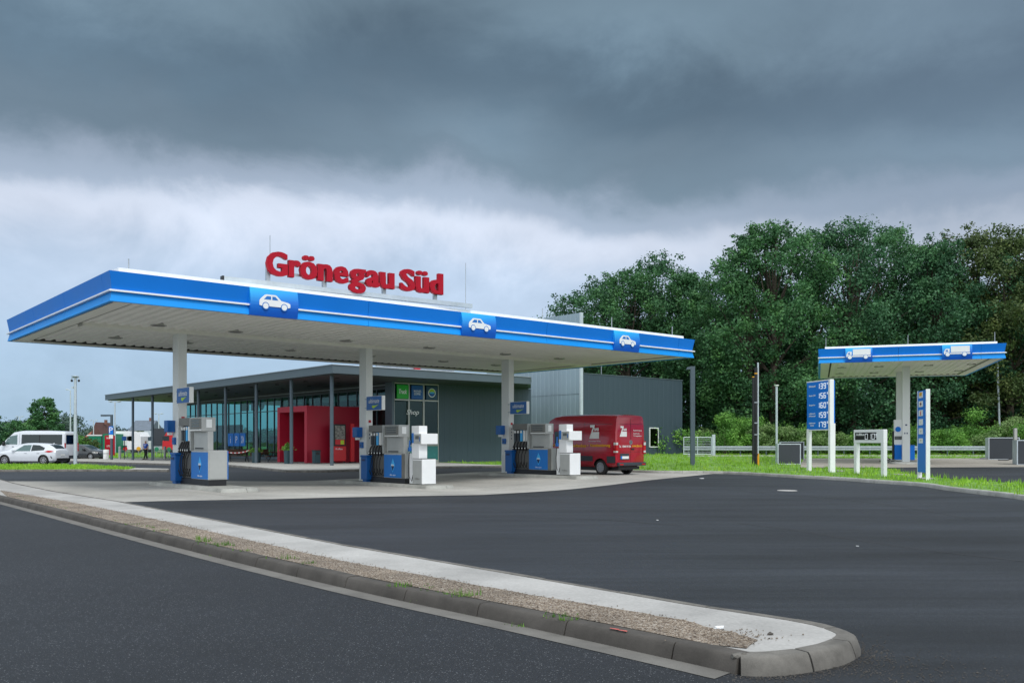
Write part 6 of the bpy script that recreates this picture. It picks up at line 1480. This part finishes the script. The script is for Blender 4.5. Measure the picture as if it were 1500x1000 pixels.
def cabinet(px0,px1,pyb,pyt,label,d=.35,rot=0,ft=M_lgal):
    a=g2(px0,pyb); k=a[1]/F; w=(px1-px0)*k; h=(pyb-pyt)*k; t=thing('cabinet',label,'cabinet',a,rot); box('body',M_dgrey,t,.04,w-.04,.0,d,.05,h-.04); m=MB(); m.box(0,.05,-.02,d+.02,0,h); m.box(w-.05,w,-.02,d+.02,0,h); m.box(.05,w-.05,-.02,d+.02,h-.05,h); m.box(.05,w-.05,-.02,d+.02,0,.05); m.build('frame',ft,t); return t
cabinet(1139,1173,680,649.5,'dark panelled cabinet in a light metal frame on the grass'); cabinet(1143,1178,674,646.5,'second framed cabinet directly behind the first one',.3)
a=g2(1141.8,666); tag(MB().box(-.05,.05,-.05,.05,0,1.0,b=.01).build('short_post',M_lgal,loc=a),'short pale post sticking up behind the framed cabinets','post')
cabinet(1448,1488,673,640.5,'large dark cabinet with light edges at the right end of the guard rail',1.8,R(-22)); cabinet(1489.5,1540,681,644,'dark cabinet cut by the right frame edge',1.6,R(-22))
p=g2(1487,676); k=p[1]/F; tag(MB().box(-.09,.09,-.08,.08,0,(676-627)*k,b=.01).build('service_post',M_alu,loc=p),'grey square service post between the right dark cabinets','post')
a=g2(1444,672.5); t=thing('kerbed_island','low concrete island under the right dark cabinets','island',(a[0],a[1],a[2]),R(-38)); c=[(-.3,-.5),(6,-.5),(6,2.6),(-.3,2.6),(-.3,-.5)]; kerbline('edging',c,0,.12,lambda x,y:0,.13,M_kerb2,1.0,.03,kind=None,parent=t)
a=g2(1465.5,664); k=a[1]/F; tag(MB().tube([(0,0,0),(-4.6*k*1.0,0,(664-530)*k)],.09,8).build('leaning_pole',M_lgal,loc=a,smooth=60),'pale slightly leaning pole under the right truck canopy corner','pole')
m=MB().tube([(0,0,.03),(.4,-.2,.02),(.9,-.1,.12),(1.3,-.2,.03),(1.8,-.1,.15)],.03,6); o=m.build('hose',M_rub,loc=g2(1462,676.5),smooth=60); o.location.z+=.1; tag(o,'black hose lying in front of the large dark cabinet','hose')
# guard rail
t=thing('guard_rail','long galvanised guard rail running behind the truck lane','guard rail',(13.2,68.5,rz(20,68)))
L_=30.0; zr=.33
prof=[(0,0),(-.05,.04),(-.05,.12),(.0,.16),(.0,.18),(-.05,.22),(-.05,.30),(0,.34)]
vs=[(0,a,zr+b+.05) for a,b in prof]+[(L_,a,zr+b+.05) for a,b in prof]; n=len(prof)
MB().add(vs,[(i,i+1,i+1+n,i+n) for i in range(n-1)]).build('rail_beam',M_gal,t,fixn=False)
for i in range(16): box('rail_post',M_anth2,t,i*2+.4,i*2+.47,.02,.12,-.1,zr+.36)
a=g2(1036,668)
t=thing('mesh_gate','light steel mesh gate beside the dark service wing','gate',(13.0,67.2,rz(13,67)))
m=MB(); 
for x in (0,1.05,2.1): m.tube([(x,0,.1),(x,0,1.42)],.035,6)
m.tube([(0,0,1.42),(2.1,0,1.42)],.03,6); m.tube([(0,0,.15),(2.1,0,.15)],.03,6); m.build('frame',M_lgal,t)
m=MB()
for q in range(20): m.tube([(.05+q*.105,0,.15),(.05+q*.105,0,1.42)],.008,4)
for q in range(6): m.tube([(0,0,.3+q*.2),(2.1,0,.3+q*.2)],.01,4)
m.build('mesh',M_gal,t); MB().box(2.15,2.38,-.08,.08,0,1.62,b=.01).build('gate_post',M_lgal,t)
kerbline('lane_edge',[(13.2,66.6),(50,66.6)],0,.15,rz,.07,M_kerb2,1.2,.01)
